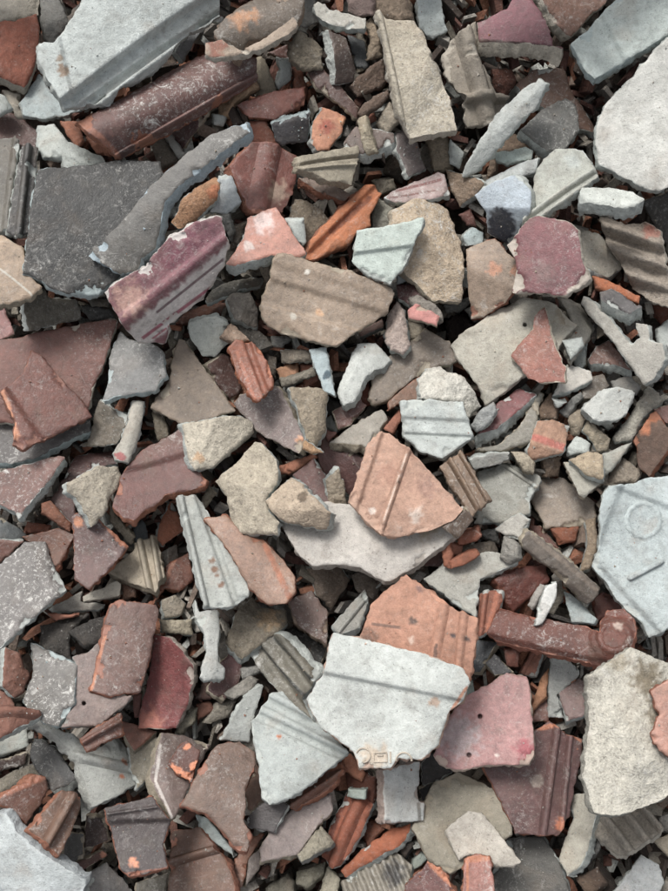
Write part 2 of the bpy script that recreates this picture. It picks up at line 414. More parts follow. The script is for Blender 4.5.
S('A1', 5.4, 'g', (146,98,104), '348,400 410,350 485,315 500,290 560,220 650,165 720,145 740,150 762,245 745,310 670,430 560,515 540,588 455,575 415,520',
  'large plum pink trough tile with thick whitish striped lip', 'plum trough tile', core=(200,196,190), th=18, sc=.3,
  x=[('fold',410,500,770,205,.75),('step',395,480,765,190,14,-2),('band',450,560,790,270,104,(198,192,188)),('band',470,560,720,375,11,(158,92,106)),('band',500,565,690,425,6,(168,104,114)),('band',520,470,745,290,8,(120,100,104)),
     ('spot',430,420,70,(178,140,128)),('spot',620,260,90,(128,76,88)),('spot',700,190,60,(120,74,84))])
S('B1', 4.4, 's', (168,128,98), '65,150 100,90 160,40 215,-2 232,20 222,90 150,150 90,172', 'rounded orange tan pebble-like piece beside curved grey strip', 'orange tan pebble', th=18, x=[('spot',215,60,30,(192,118,82))], name='clay_fragment')
S('B1', 3.8, 'c', (168,174,176), '228,5 270,5 305,95 260,135 200,130 222,80', 'bluish grey lump between orange tan pebble and worn maroon slab', th=18)
s('A1', 2.2, 's', 'DG', '270,440 360,450 385,492 300,492')
s('A1', 2.4, 's', (104,100,92), '290,425 368,425 362,452 310,448')
s('A1', 3, 'g', 'PK', '-20,440 10,445 45,535 0,552 -20,550')
S('B0', 4.2, 'g', (146,92,82), '265,555 335,478 365,475 430,490 495,525 492,580 475,650 440,710 340,720 300,640', 'worn maroon slab with rough rosy face and pale smear', 'worn maroon slab', core='TC', sc=.35, th=16, x=[('spot',425,640,45,(176,150,132)),('rib',400,500,360,700,80,4)])
S('B1', 4.8, 'g', (188,134,118), '395,118 420,115 470,190 522,268 500,280 405,275 285,308 255,303 285,260 315,210 325,150', 'salmon pink tile triangle with whitish bloom and grey side', 'salmon pink triangle', e=(0,28), core='LG', th=14, x=[('spot',375,165,50,(208,184,178)),('spot',330,240,20,(204,186,180))])
S('C1', 4.6, 'g', (136,114,100), '-5,15 30,12 110,35 172,72 150,92 60,62', 'brown arched tile shard with a bright orange broken edge', 'arched brown shard', e=(-6,22), core='OR', th=12)
S('C1', 4.8, 'k', (194,116,76), '25,280 40,220 100,150 170,80 220,35 260,35 275,70 235,140 240,180 190,200 170,235 60,285', 'long bright orange clay shard with a hollowed face', 'long orange shard', th=17, core='OR', name='clay_fragment',
  x=[('rib',80,230,250,60,40,-4),('band',110,190,235,80,22,(150,88,62))])
S('B1', 3.4, 's', (122,110,94), '480,70 560,100 600,140 560,190 520,250 490,170 455,150', 'olive brown stone with pale crust beside salmon pink triangle', th=18, sc=.7)
s('B1', 3.6, 'c', 'LG', '455,160 515,155 520,230 505,250')
S('B1', 5, 'g', (156,137,118), '410,290 425,268 445,265 520,290 680,330 760,360 812,385 818,400 795,465 755,490 690,530 625,580 560,565 480,545 400,515 370,470 368,440 400,350',
  'broad tan brown tile slab with two shallow ridges across it', 'broad tan ridged slab', e=(-2,4), core='TN', sc=.25, th=15,
  x=[('step',385,350,800,470,22,2.2),('step',372,432,720,535,20,-2.4),('step',400,300,830,420,30,1.2),('spot',527,330,9,(228,222,210)),('spot',567,462,12,(196,150,110)),('spot',480,478,14,'WG')])
S('B1', 3.8, 's', (104,101,94), '185,405 200,385 330,335 375,335 370,360 280,395 190,420', 'long dark grey stone sliver beneath salmon pink triangle', 'dark grey stone sliver')
s('B1', 3.4, 'k', (118,80,66), '85,495 120,465 215,425 265,430 240,460 110,500')
S('B1', 4, 's', (126,120,112), '255,415 280,400 335,395 365,445 365,500 330,505 285,480', 'mid grey faceted stone beside broad tan ridged slab', 'faceted grey stone', th=20, x=[('fold',330,400,300,490,-.4)])
S('B1', 4.2, 'c', (194,198,190), '130,500 170,490 220,475 260,500 262,570 220,615 175,610 130,545', 'chunky white lump below the plum trough tile', 'chunky white lump', th=20)
s('B1', 4.5, 's', (156,134,116), '230,540 270,498 328,555 280,562')
s('B1', 3.1, 's', (98,94,88), '240,470 270,455 330,505 380,530 402,560 360,572 300,530')
s('B1', 3.0, 's', 'MG', '405,545 480,550 440,582 410,580')
s('B1', 3.2, 's', 'TN', '340,390 385,360 390,400 360,430')
s('B1', 3.3, 's', (144,132,116), '360,320 402,310 405,345 385,372')
S('B2', 4.6, 'g', (138,122,106), '80,20 100,-20 115,-15 190,85 287,220 220,240 115,268 0,205 65,115', 'tan brown tile triangle with pointed tip beside chunky white lump', 'pointed tan triangle', core='TN', e=(0,5), sc=.25)
S('B2', 4.6, 'g', (156,98,78), '260,10 285,-20 340,-15 375,15 410,100 412,135 362,185 345,175 300,105', 'terracotta grooved tile block with a forked orange end', 'forked terracotta block', e=(-2,10), core=(186,110,78), th=16, x=[('rib',330,0,385,150,30,-4),('band',290,20,350,180,10,(178,106,80))])
s('B2', 3.4, 'g', (114,82,74), '195,65 240,30 265,40 305,140 280,185 230,130')
S('B2', 3.9, 'g', (130,116,112), '280,195 300,165 400,130 430,135 520,310 500,360 360,290', 'mauve grey tapered tile shard with chalky scratches', 'mauve tapered shard', core='TN', sc=.8, x=[('spot',505,315,18,(186,140,112))])
S('B2', 4, 's', (132,124,112), '425,10 545,12 550,45 430,54', 'small rounded grey bar, topmost of a pile of little chips')
s('B2', 3.8, 'k', (168,126,98), '420,75 485,55 490,95 430,116')
s('B2', 3.9, 's', (136,130,118), '430,115 540,85 547,105 440,142')
s('B2', 3.2, 'k', 'TC', '500,60 545,60 558,110 520,132')
s('B2', 3.0, 's', 'BD', '395,30 425,40 422,110 400,85')
S('B2', 4.0, 'c', (160,172,174), '530,10 590,0 617,165 580,150 545,50', 'bluish grey narrow plank stained dark beside the small chips', x=[('spot',592,95,16,(92,108,116))])
S('C2', 4.4, 'c', (192,195,190), '120,150 190,-12 250,-20 300,25 280,50 220,90 180,170 140,188', 'whitish tapered tile plank with folded side', 'whitish tapered plank', th=15, x=[('fold',130,175,240,-20,.45)])
S('B2', 4.2, 's', (146,134,116), '460,135 560,135 595,150 590,260 555,325 530,310', 'tan grey wedge-shaped stone pointing at the ochre chip', 'tan wedge stone', th=18, x=[('fold',585,140,545,320,-.5)])
s('B2', 3, 'c', 'MG', '595,165 642,195 620,232 590,222')
s('B2', 3.2, 'c', 'LG', '583,240 605,230 634,275 620,287 585,264')
s('C2', 3.4, 'g', 'BR', '110,220 190,170 220,200 170,260 130,275')
s('C2', 3.0, 'k', 'BR', '75,270 122,290 95,318')
S('C2', 3.8, 'c', (150,145,136), '98,308 200,245 272,208 295,232 262,290 220,335', 'grey tile triangle with a thick rough side', 'grey thick triangle', e=(-2,28), core='TN')
s('C2', 2.8, 'g', (112,76,72), '60,370 80,308 215,385 165,500 90,440')
s('B2', 3.2, 'k', 'OR', '420,405 540,360 552,370 480,420 425,425')
S('B2', 3.5, 'g', (120,80,74), '475,430 545,375 595,450 602,540 560,520 500,460', 'smooth brown maroon tile corner behind tan faceted stone', sc=.2)
S('B2', 4.3, 's', (170,136,104), '508,345 515,308 577,357 540,362', 'small ochre wedge chip at the tip of mauve tapered shard')
S('B2', 4, 's', (162,150,132), '590,450 600,435 640,412 655,470 662,545 600,540', 'beige oval stone chip standing beside the pink ribbed tile', th=14)
S('B2', 5.2, 's', (190,182,166), '118,260 230,240 300,232 355,255 360,290 280,360 220,405 150,420 130,370', 'pale cream grey stone with one sloping side', 'pale cream stone', th=22, x=[('fold',200,412,365,262,.6),('spot',165,375,20,(190,160,130))])
S('B2', 5, 's', (178,168,150), '210,450 300,360 340,315 365,320 412,375 420,455 385,510 400,560 430,590 425,630 270,628 250,500', 'tall beige waisted stone below the pale cream stone', 'tall beige stone', th=20)
S('B2', 5, 's', (168,152,133), '378,515 455,432 490,450 550,510 598,555 570,610 440,590 400,550', 'tan faceted stone beside the tall beige stone', 'tan faceted stone', th=22, x=[('fold',390,545,590,550,.4),('spot',505,500,20,(120,106,92))])
s('B2', 3.6, 's', 'TN', '165,530 200,470 225,490 180,552')
# --- left middle
S('A2', 4, 'g', (130,90,84), '378,545 400,440 480,350 610,285 640,400 692,450 688,470 560,495 495,545 450,585 415,580', 'wide brown maroon tile with orange lower break under the pale cream stone', 'wide brown maroon tile', e=(4,18), core='OR', sc=.55, x=[('step',400,425,640,365,20,3)])
S('A2', 4.4, 'c', (174,170,160), '440,180 485,180 470,260 440,360 430,390 385,375 370,350 385,335 402,320 430,240', 'bone-shaped pale grey rod with a pink tip', 'bone-shaped rod', th=16, x=[('cyl',462,180,410,380,5,30),('spot',402,368,20,(170,110,108))])
S('A2', 4.6, 's', (166,157,141), '225,455 330,400 405,395 415,430 380,500 330,590 310,602 270,520 230,480', 'tan grey heart-shaped stone', 'heart-shaped stone', th=20, name='stone_chunk')
S('A2', 4.2, 'g', (136,100,92), '-30,430 0,420 200,365 218,374 180,425 120,505 62,575 50,555 0,530 -30,525', 'brown tile wedge with a broad pale grey broken edge', 'brown wedge with pale edge', e=(12,18), core='LG', sc=.7)
S('A2', 2.8, 'g', (104,70,66), '190,480 250,360 370,340 392,390 330,402 250,440 245,590 160,510', 'dark maroon tile face behind the heart-shaped stone')
S('A2', 2.6, 'g', (118,110,98), '310,240 330,180 430,240 390,330 260,335 300,310', 'olive tile piece under the mottled grey piece', sc=.3)
s('A2', 2.6, 's', (122,114,100), '495,170 545,230 555,300 520,312')
S('A3', 4.4, 'g', (122,94,90), '240,-5 270,-20 330,0 430,90 350,185 300,236 247,200 248,100', 'mauve brown tile piece with an orange corner and orange side strip', 'mauve brown piece', core='OR', sc=.6, e=(4,5), x=[('band',335,5,425,92,14,(178,108,78)),('spot',265,10,20,(186,120,86))])
s('A2', 3.2, 's', 'TN', '370,530 385,570 450,640 435,672 370,590')
s('A2', 3.0, 'k', (146,98,78), '140,525 170,520 235,590 230,612 140,555')
s('A2', 2.4, 'k', (140,88,70), '95,590 170,600 165,625 80,628')
s('A2', 2.8, 'g', (108,112,112), '-20,540 30,590 92,628 60,648 -20,642')
S('A3', 3.6, 'k', (172,104,76), '525,70 535,20 572,-60 600,-10 615,40 545,90', 'orange clay lump beside long grey channel tile', 'orange clay lump', th=18, name='clay_fragment')
S('A3', 3, 'g', (128,86,70), '75,60 200,30 245,55 180,190 165,120', 'brown tile shard with thin orange edge beside the mauve brown piece', e=(8,4), core='OR')
s('A2', 2.4, 'c', (128,134,136), '450,610 480,580 497,645 460,660')
S('A3', 4.6, 'g', (126,122,119), '-30,175 0,150 80,76 150,70 165,130 220,232 150,295 0,425 -30,435', 'dark tile slab covered in white lime bloom', 'lime-bloomed slab', e=(2,8), core='LG', sc=1.5)
S('A3', 4.0, 'g', (132,92,82), '-30,75 0,70 80,74 0,150 -30,172', 'brown tile corner tucked behind the lime-bloomed slab', e=(0,-6), core='LG')
S('A3', 4.2, 'g', (120,117,113), '95,410 140,430 195,455 252,486 246,615 185,690 130,680 70,610 110,510', 'charcoal tile shard frosted white beside a terracotta lump', 'frosted charcoal shard', e=(10,5), core='PG', sc=1.4)
S('A3', 4.5, 'k', (148,106,92), '15,480 25,430 75,450 85,500 105,515 80,590 55,600 10,560', 'dusky terracotta lump beside frosted charcoal shard', 'dusky terracotta lump', th=18, name='clay_fragment')
S('A3', 4.6, 'k', (138,96,82), '-20,570 0,570 45,600 50,630 135,635 142,652 50,700 -20,735', 'jagged brown clay ridge over a pale grey block', 'jagged brown ridge', th=16, name='clay_fragment', x=[('rib',-10,640,140,645,40,5)])
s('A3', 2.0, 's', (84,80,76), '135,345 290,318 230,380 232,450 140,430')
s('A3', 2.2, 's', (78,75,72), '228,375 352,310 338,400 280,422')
S('A3', 3, 'c', (168,164,156), '160,300 275,240 270,275 352,285 330,306 180,308', 'long pale grey tile strip under small cream block', 'pale grey strip', e=(0,5))
s('A3', 2.2, 'k', 'TC', '160,315 260,320 190,340')
S('A3', 4.2, 'c', (178,173,160), '275,258 390,205 405,215 398,255 280,276', 'small cream grey rectangular block on pale grey strip', e=(0,8), core='WG')
S('A3', 4, 'c', (168,157,139), '360,180 450,100 445,75 525,60 550,190 520,245 480,230', 'tan tile piece with two raised ribs beside the mauve brown piece', 'two-ribbed tan piece', core='TN', x=[('rib',468,75,502,238,26,5),('rib',512,65,535,210,22,5)])
s('A3', 3, 's', (136,104,86), '405,215 445,215 452,262 410,266')
S('A3', 5, 'g', (128,100,92), '370,280 400,270 520,290 530,305 510,430 470,578 370,592 302,572 320,490 345,380', 'rectangular mauve brown tile with orange chipped long side', 'rectangular mauve brown tile', e=(-6,5), core='TC', sc=.5, th=14, x=[('cyl',460,280,385,590,4,90),('band',350,390,305,570,12,(180,112,80))])
S('A3', 4.6, 'g', (142,74,72), '468,640 490,560 520,380 575,395 650,485 632,598 590,700 470,695', 'bright maroon red tile shard with a grey sloping edge', 'maroon red shard', e=(14,-4), core=(160,150,140), sc=.25, x=[('spot',500,690,70,(170,96,80))])
S('A3', 3.4, 'g', (132,84,68), '560,150 630,110 650,200 600,240 552,230 515,282', 'rust brown tile corner with curved orange rim', 'orange-rimmed corner', core='OR', x=[('band',585,132,520,275,14,'OR')])
S('A3', 3.6, 's', (154,146,132), '540,270 590,248 625,280 605,325 550,330', 'rounded tan grey pebble above a small buff block', th=20)
S('A3', 3.6, 's', (166,156,136), '535,335 640,335 652,390 545,376', 'small buff brick-like block beside maroon red shard', th=16)
S('A3', 3.4, 'g', (142,125,119), '240,460 290,445 335,410 330,480 300,580 440,590 420,620 330,690 200,695 250,620 255,490', 'pale mauve tile with a small nail hole', 'nail-holed mauve tile', e=(0,6), core='MG', sc=.4, x=[('hole',280,615,7)])
s('A3', 2.6, 'k', 'BR', '445,590 470,585 466,660 445,662')
# --- middle lower
S('B3', 4, 'c', (168,171,166), '100,-10 85,-70 150,-85 190,-30 260,100 335,230 330,255 275,290 180,296 155,200', 'long grey channel tile with brown stains in its groove', 'long grey channel tile', e=(0,6), core='LG', x=[('rib',105,-60,185,285,26,5),('rib',160,-80,290,285,30,-3),('spot',205,140,10,(142,118,102)),('spot',216,168,13,(138,110,94)),('spot',222,186,9,(138,110,94)),('spot',238,222,12,(138,110,94))])
S('B3', 3.4, 'c', (182,184,180), '150,250 165,300 230,290 228,470 250,490 248,522 180,532 165,520 190,440 180,380 150,320', 'pale grey bone-like tile web under long grey channel tile', 'pale grey web', th=15, x=[('fold',195,300,205,520,-.3)])
S('B3', 4.6, 'g', (158,126,108), '180,0 250,-15 310,50 370,60 440,130 480,190 485,240 455,280 390,285 330,230 260,100', 'long tan brown tile with an orange inner edge below the tall beige stone', 'long tan brown tile', e=(3,5), core='OR', sc=.25, x=[('band',380,80,468,265,18,(172,108,80)),('cyl',200,0,430,285,5,70)])
S('C3', 4.4, 'c', (184,179,172), '-70,10 -20,-40 90,-60 210,-40 480,-10 565,-55 570,-10 520,55 400,142 300,205 260,195 200,160 120,150 40,160 0,125', 'large pale grey slab under the pink ribbed tile', 'pale slab under pink tile', e=(5,14), core=(176,168,158), th=15, sc=.4, x=[('fold',130,160,560,-60,.25),('spot',430,20,60,'TN')])
S('B3', 3.4, 's', (130,116,103), '525,175 630,160 672,215 610,320 560,260', 'brown pyramidal stone under the large pale grey slab', 'brown pyramidal stone', th=22, x=[('fold',535,180,620,320,-.4)])
s('C3', 2.8, 's', (116,106,96), '170,190 210,170 255,220 235,262 190,242')
S('B3', 3.6, 'g', (122,98,90), '465,270 540,235 595,310 590,420 480,345', 'brown chalk-scuffed tile triangle beside brown pyramidal stone', e=(0,10), core='TB', sc=.9)
S('B3', 4, 's', (136,127,112), '250,395 290,310 345,245 370,285 460,290 465,340 420,380 310,455', 'olive stone block with a warm tan side below long tan brown tile', 'olive and tan block', th=20, x=[('spot',400,330,50,(166,142,112)),('fold',300,330,340,400,.3)])
S('B3', 3.8, 'g', (122,118,106), '315,440 400,385 440,380 560,520 510,600 545,705 490,645 420,560', 'olive grey tile slab with dark diagonal ribs', 'dark-ribbed olive slab', sc=.5, x=[('wave',330,440,480,640,58,2.5),('band',370,430,520,590,10,(74,74,70)),('band',410,400,550,540,10,(78,78,72))])
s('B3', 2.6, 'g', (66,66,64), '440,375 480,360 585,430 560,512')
S('C3', 3.4, 'c', (146,145,139), '105,355 215,235 230,268 200,360 130,390', 'grey striped tile sliver beside terracotta dark-spotted tile', x=[('rib',130,380,222,265,16,3)])
s('B3', 2.6, 'g', (104,66,66), '195,570 240,480 280,435 312,470 290,560 250,602')
s('B3', 3, 's', 'MG', '300,500 370,490 382,510 310,537')
s('B3', 3.4, 's', (142,138,130), '256,575 340,520 370,530 345,570 290,597')
s('B3', 2.2, 'k', 'DB', '150,600 180,530 232,600')
s('B3', 2.2, 'k', (112,74,60), '155,620 200,610 217,640 160,672')
s('B4', 3, 's', (144,138,126), '192,110 230,40 292,28 270,82 215,110')
S('B4', 3.4, 'c', (156,159,155), '238,168 290,60 335,0 385,-15 350,70 332,175', 'smooth grey tile wedge behind the fluted grey triangle', 'smooth grey wedge')
S('B4', 4.6, 'c', (168,174,171), '340,100 400,10 440,0 520,80 600,140 665,205 610,250 500,340 440,370 400,378 370,355 360,240 345,180', 'big bluish grey tile triangle fluted along one side', 'fluted grey triangle', e=(3,5), core='LG', th=15,
  x=[('rib',400,40,680,185,46,-5),('rib',385,95,680,235,40,-4),('rib',440,5,680,130,30,-3),('spot',430,152,9,(200,116,76))])
S('C3', 5.4, 'c', (187,191,187), '110,378 200,398 420,452 545,497 568,545 545,605 500,640 485,680 460,755 405,805 330,798 300,834 195,834 175,775 60,690 10,600 50,545 80,500 90,420',
  'big pale grey tile with raised lettering near its lower edge', 'lettered grey tile', e=(2,4), core=(190,160,142), th=16,
  x=[('step',70,512,570,612,16,3.5),('fold',70,512,570,612,.05),('band',505,640,556,565,12,(176,128,106)),('spot',245,800,60,(188,176,160)),('spot',450,608,22,(170,150,134)),('letters',0,0)])
S('C3', 4.8, 'k', (176,131,110), '200,390 230,310 235,280 350,183 420,230 530,310 592,330 590,370 575,500 560,540 400,500 190,440', 'flat terracotta tile with dark blotches behind the lettered grey tile', 'dark-spotted terracotta tile', e=(4,4), core=(190,140,116), th=13, name='tile_shard',
  x=[('rib',478,310,440,500,40,2.6),('rib',548,315,525,520,34,2.6),('spot',378,340,15,(110,90,82)),('spot',510,388,11,(92,80,80)),('spot',560,402,12,(100,84,80)),('spot',400,232,14,(140,108,100)),('band',240,350,330,362,9,(132,104,92)),('band',455,420,450,480,12,(120,94,84)),('spot',370,405,14,(206,180,164)),('spot',225,400,45,(128,98,84))])
S('C3', 4.2, 'c', (168,186,180), '560,560 575,530 588,600 580,635 528,622', 'small pale green shard peeking from behind lettered grey tile')
S('D4', 4.9, 'g', (174,130,127), '130,-62 195,-50 205,-15 212,60 222,215 205,245 60,249 -40,264 -95,243 -115,215 -70,90 0,10 60,-20', 'dusty pink tile with two small nail holes', 'nail-holed pink tile', e=(2,5), core=(196,176,160), sc=.35,
  x=[('hole',40,84,8),('hole',3,213,8),('spot',190,190,42,(168,92,98)),('spot',-30,150,90,(166,148,148)),('spot',98,215,7,(226,216,206))])
S('D3', 5, 's', (192,188,176), '405,520 545,428 610,455 720,500 720,900 668,938 520,992 435,980 395,860 418,700', 'large creamy white coarse slab with dark lichen mottling', 'creamy coarse slab', e=(-14,6), core=(160,158,148), th=17, sc=.7,
  x=[('spot',600,530,75,(128,120,104)),('spot',640,640,60,(136,128,112)),('spot',500,480,40,(160,152,136)),('spot',420,540,30,(150,146,136))])
S('D4', 5.4, 'g', (172,128,112), '610,0 700,-60 700,230 640,200 610,150 640,80', 'pinkish brown tile piece resting on creamy coarse slab', e=(-5,2), core='TC')
S('D4', 4.6, 'g', (122,89,86), '55,255 120,200 225,130 275,98 330,145 395,160 385,230 360,340 345,420 300,488 290,482 155,478 150,450 110,370', 'mauve brown ribbed tile with orange chipped crest below nail-holed pink tile', 'ribbed mauve brown tile', e=(-5,2), core='TC', sc=.35,
  x=[('rib',300,110,250,480,34,5),('rib',345,150,318,430,26,4),('cyl',200,180,160,470,6,150),('band',232,125,300,112,16,(190,116,84)),('band',300,112,385,168,8,(186,112,80)),('spot',322,450,26,(190,112,80)),('spot',230,300,22,(150,134,124))])
S('D4', 4.2, 'c', (160,156,144), '330,350 390,340 430,400 410,490 380,580 330,620 300,560 350,420', 'olive grey tile strip between ribbed mauve brown tile and three-ribbed block', 'olive grey strip')
S('D4', 4.4, 's', (148,141,130), '430,420 590,390 650,460 640,480 530,545 500,545 425,480', 'grey block with three deep parallel flutes', 'three-fluted block', e=(2,12), core='WG', th=18, x=[('rib',462,425,545,540,36,7),('rib',525,405,600,505,34,7),('rib',585,390,650,470,30,7)])
S('D4', 4.2, 'g', (94,92,87), '80,600 130,490 250,485 300,560 345,680 340,720 60,720', 'blackish grey tile slab with lichen flecks below ribbed mauve brown tile', 'blackish flecked slab', e=(6,0), core='LG', sc=.7)
S('D4', 4.9, 'c', (178,172,162), '-75,465 0,398 45,405 100,470 178,570 150,588 70,580 10,545 -30,565', 'pale warm grey shard lying on olive flat slab', 'pale warm shard', e=(-3,3), core='WG')
S('C4', 4.3, 'c', (146,140,126), '375,460 405,400 440,310 530,272 620,310 700,370 710,480 560,580 500,610 430,560', 'olive grey flat slab below nail-holed pink tile', 'olive flat slab', e=(-3,5), core='TN', sc=.25)
S('C4', 5.2, 'g', (168,117,106), '550,560 590,545 635,550 655,690 540,690', 'pink red tile stub with an orange crest below the pale warm shard', e=(-3,0), core='OR', x=[('band',550,562,635,555,22,(194,120,88)),('band',558,560,560,680,8,(194,120,88))])
S('C4', 4.2, 'g', (132,90,86), '350,650 440,560 480,600 530,690 350,720', 'maroon brown stub crossed by a rough orange break', core='OR', x=[('band',430,565,515,650,24,(192,116,82))])
S('C4', 3.8, 'g', (140,134,122), '135,640 190,590 320,535 375,580 370,640 320,720 150,720', 'olive tile block with dark fluted end', 'dark-fluted block', th=18, x=[('wave',300,545,360,690,30,2),('spot',315,610,55,(80,78,76))])
S('C4', 3.8, 'k', (180,100,68), '135,600 200,530 260,490 300,455 355,440 352,470 310,520 230,570 150,620', 'curling orange clay sliver beside grey white block', 'curling orange sliver', name='clay_fragment', th=14, x=[('fold',150,610,350,450,.5)])
S('C4', 4, 'k', (164,92,68), '60,560 95,450 130,390 150,340 235,370 200,480 150,570 110,595', 'orange brown ridged tile stub beside grey white block', 'orange ridged stub', th=17, name='clay_fragment', x=[('rib',195,365,110,575,50,6),('band',150,350,80,540,16,(116,68,56))])
s('C4', 4.3, 'c', (158,168,160), '160,330 216,335 216,364 155,357')
S('B4', 3.8, 'g', (136,123,119), '365,530 420,430 500,380 600,345 612,400 560,450 490,548 370,572', 'mauve grey flat tile beneath brown ridge piece', 'mauve grey flat tile', core='TN', sc=.4)
S('B4', 4.4, 's', (142,136,121), '490,545 570,448 615,495 605,515 505,570', 'oblong olive stone lying on the mauve grey flat tile', e=(2,12), core='MG', th=15)
S('C4', 5, 'c', (182,184,181), '275,265 400,235 400,365 415,372 410,430 282,445', 'grey white rectangular block standing below the lettered grey tile', 'grey white block', e=(-24,-2), core=(168,150,140), th=18, x=[('band',395,375,400,440,10,'MG')])
s('C4', 3.8, 'k', (182,116,86), '140,215 170,210 215,270 205,302 150,262')
s('C4', 2.8, 'k', (112,68,54), '150,260 250,290 240,372 160,322')
S('B4', 4.4, 'g', (78,73,73), '320,430 370,375 445,370 462,382 415,472 330,455', 'black tile chip with one thin white edge', e=(4,2), core='LG', sc=.3)
S('B4', 4, 'g', (150,100,80), '465,360 600,250 640,235 650,265 600,330 480,400', 'orange brown ridge piece below the fluted grey triangle', 'brown ridge piece', core='OR', x=[('rib',470,390,625,285,22,6),('band',590,260,645,250,18,(186,112,78))])
S('B4', 5, 'g', (132,107,94), '100,380 210,190 235,170 300,165 350,200 355,240 320,330 315,430 340,480 325,535 290,525 240,465 190,412', 'large tapering brown tile with blotchy face and forked tip', 'large tapering brown tile', e=(-3,8), core='TC', sc=.4)
S('B4', 3.6, 'c', (170,180,178), '150,410 190,425 270,520 277,550 215,505 165,470', 'bluish grey sliver beneath the large tapering brown tile')
S('B4', 4.2, 'g', (156,111,90), '285,560 340,490 380,475 330,560 310,655 285,658', 'orange brown strip hanging below the forked tip of tapering tile', core='OR')
s('B4', 3.4, 'g', (134,124,118), '330,560 365,530 372,580 320,652')
s('B4', 3.6, 'g', (144,112,94), '320,340 350,240 370,270 374,360 330,402')
S('A4', 4, 'g', (132,115,109), '500,290 540,140 620,140 720,165 640,300 600,400 575,425 530,350', 'mauve brown tile shard with a pale inner line', 'mauve lined shard', core='TN', sc=.5, x=[('band',535,180,520,300,9,(184,176,170)),('band',520,300,575,420,9,(184,176,170)),('fold',540,150,575,420,-.25)])
S('A4', 4.9, 'g', (112,72,62), '560,245 600,180 625,162 668,205 640,302 600,285', 'dark brown chip with bright orange spalled patches', e=(0,4), core='OR', x=[('spot',625,185,12,(206,124,86)),('spot',588,262,22,(206,124,86)),('spot',620,288,18,(206,124,86)),('spot',652,250,18,(206,124,86))])
s('A4', 3.4, 's', (132,128,114), '585,135 630,55 660,55 642,110 600,138')
s('A4', 4, 'g', (146,98,82), '410,100 520,135 450,195 420,150')
S('A4', 3.8, 'c', (142,136,122), '430,180 450,195 520,140 530,180 510,280 460,320 440,260', 'olive tan wedge below a small brown triangle', sc=.4)
S('A4', 3.6, 'c', (156,158,153), '110,105 140,95 245,150 305,205 400,150 430,190 455,310 390,348 312,385 300,360 258,225 185,145', 'large curved grey tile with a pale rim and orange nicks', 'curved grey tile', e=(-18,14), core=(178,180,174), sc=.3, x=[('rib',300,230,440,260,40,4),('spot',412,236,13,(166,104,78)),('spot',404,288,11,(190,116,84)),('step',270,250,330,390,30,3)])
S('A4', 4.2, 'g', (128,86,72), '265,155 405,70 410,140 290,200', 'brown ribbed stub lying on the curved grey tile', 'brown ribbed stub', core='OR', x=[('rib',270,175,405,100,22,5)], e=(-3,5))
S('A4', 3.8, 'c', (156,161,156), '-20,150 90,120 97,182 -20,222', 'bluish grey block under the jagged brown ridge', e=(0,6))
s('A4', 3.2, 'g', 'DB', '-20,240 85,205 82,242 -20,278')
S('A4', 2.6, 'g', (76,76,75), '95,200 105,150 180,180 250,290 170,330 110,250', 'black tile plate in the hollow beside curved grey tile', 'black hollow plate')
s('A4', 3.2, 's', (126,120,108), '-20,290 110,240 120,275 -20,352')
S('A4', 3.8, 'g', (128,92,80), '-20,370 120,280 155,285 170,330 90,445 40,395', 'brown tile wedge with worn orange upper rim', 'orange-rimmed wedge', core='OR', x=[('band',0,350,150,285,20,(168,104,80))], sc=.4)
S('A4', 4, 'g', (134,102,85), '100,460 210,330 275,350 270,400 200,550', 'brown prism-shaped tile stub beside the big white slab', 'brown prism stub', core='OR', th=16, x=[('rib',245,345,155,505,40,7)])
S('A4', 5, 'c', (190,196,196), '-20,425 15,415 50,470 275,650 260,710 -20,710', 'big white smooth slab with a thick grey broken edge', 'big white smooth slab', e=(20,-24), core=(168,174,176), th=17)
s('A4', 2.8, 'g', 'DG', '215,480 275,480 272,560 215,572')
s('A4', 3.0, 'g', (110,74,64), '250,580 345,535 357,550 270,602', x=[('spot',345,545,12,'OR')])
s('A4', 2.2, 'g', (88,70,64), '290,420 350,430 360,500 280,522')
S('A4', 4.4, 'g', (86,76,75), '350,395 510,355 568,430 560,470 545,510 560,592 430,620 405,600 375,480', 'blackish brown tile with stepped upper band and orange spall', 'stepped blackish tile', e=(0,6), core=(168,104,80), sc=.2, x=[('step',355,440,570,432,16,4),('spot',447,573,17,(208,132,98)),('band',410,612,560,592,8,(140,92,76)),('rib',360,415,560,385,14,2)])
S('B4', 4.2, 'g', (124,92,77), '60,480 75,465 165,455 250,560 277,640 270,720 50,720 65,570', 'brown tile with a raised roll beside the stepped blackish tile', 'brown rolled tile', core='TC', sc=.3, x=[('rib',60,575,240,522,34,6)])
S('A4', 3.6, 'c', (138,136,134), '310,600 360,570 450,660 450,720 290,720', 'mid grey tile tip below a brown chip', x=[('fold',360,570,370,700,-.4)])
s('A4', 3, 'g', (102,98,88), '460,640 560,610 545,720 460,720')
s('B4', 3.4, 's', (132,128,116), '380,660 450,610 480,640 470,720 390,720')
s('B4', 3.2, 's', (126,122,108), '490,600 580,570 576,610 520,652 490,642')
s('B4', 3.6, 's', (150,144,128), '550,720 590,590 632,630 610,720')
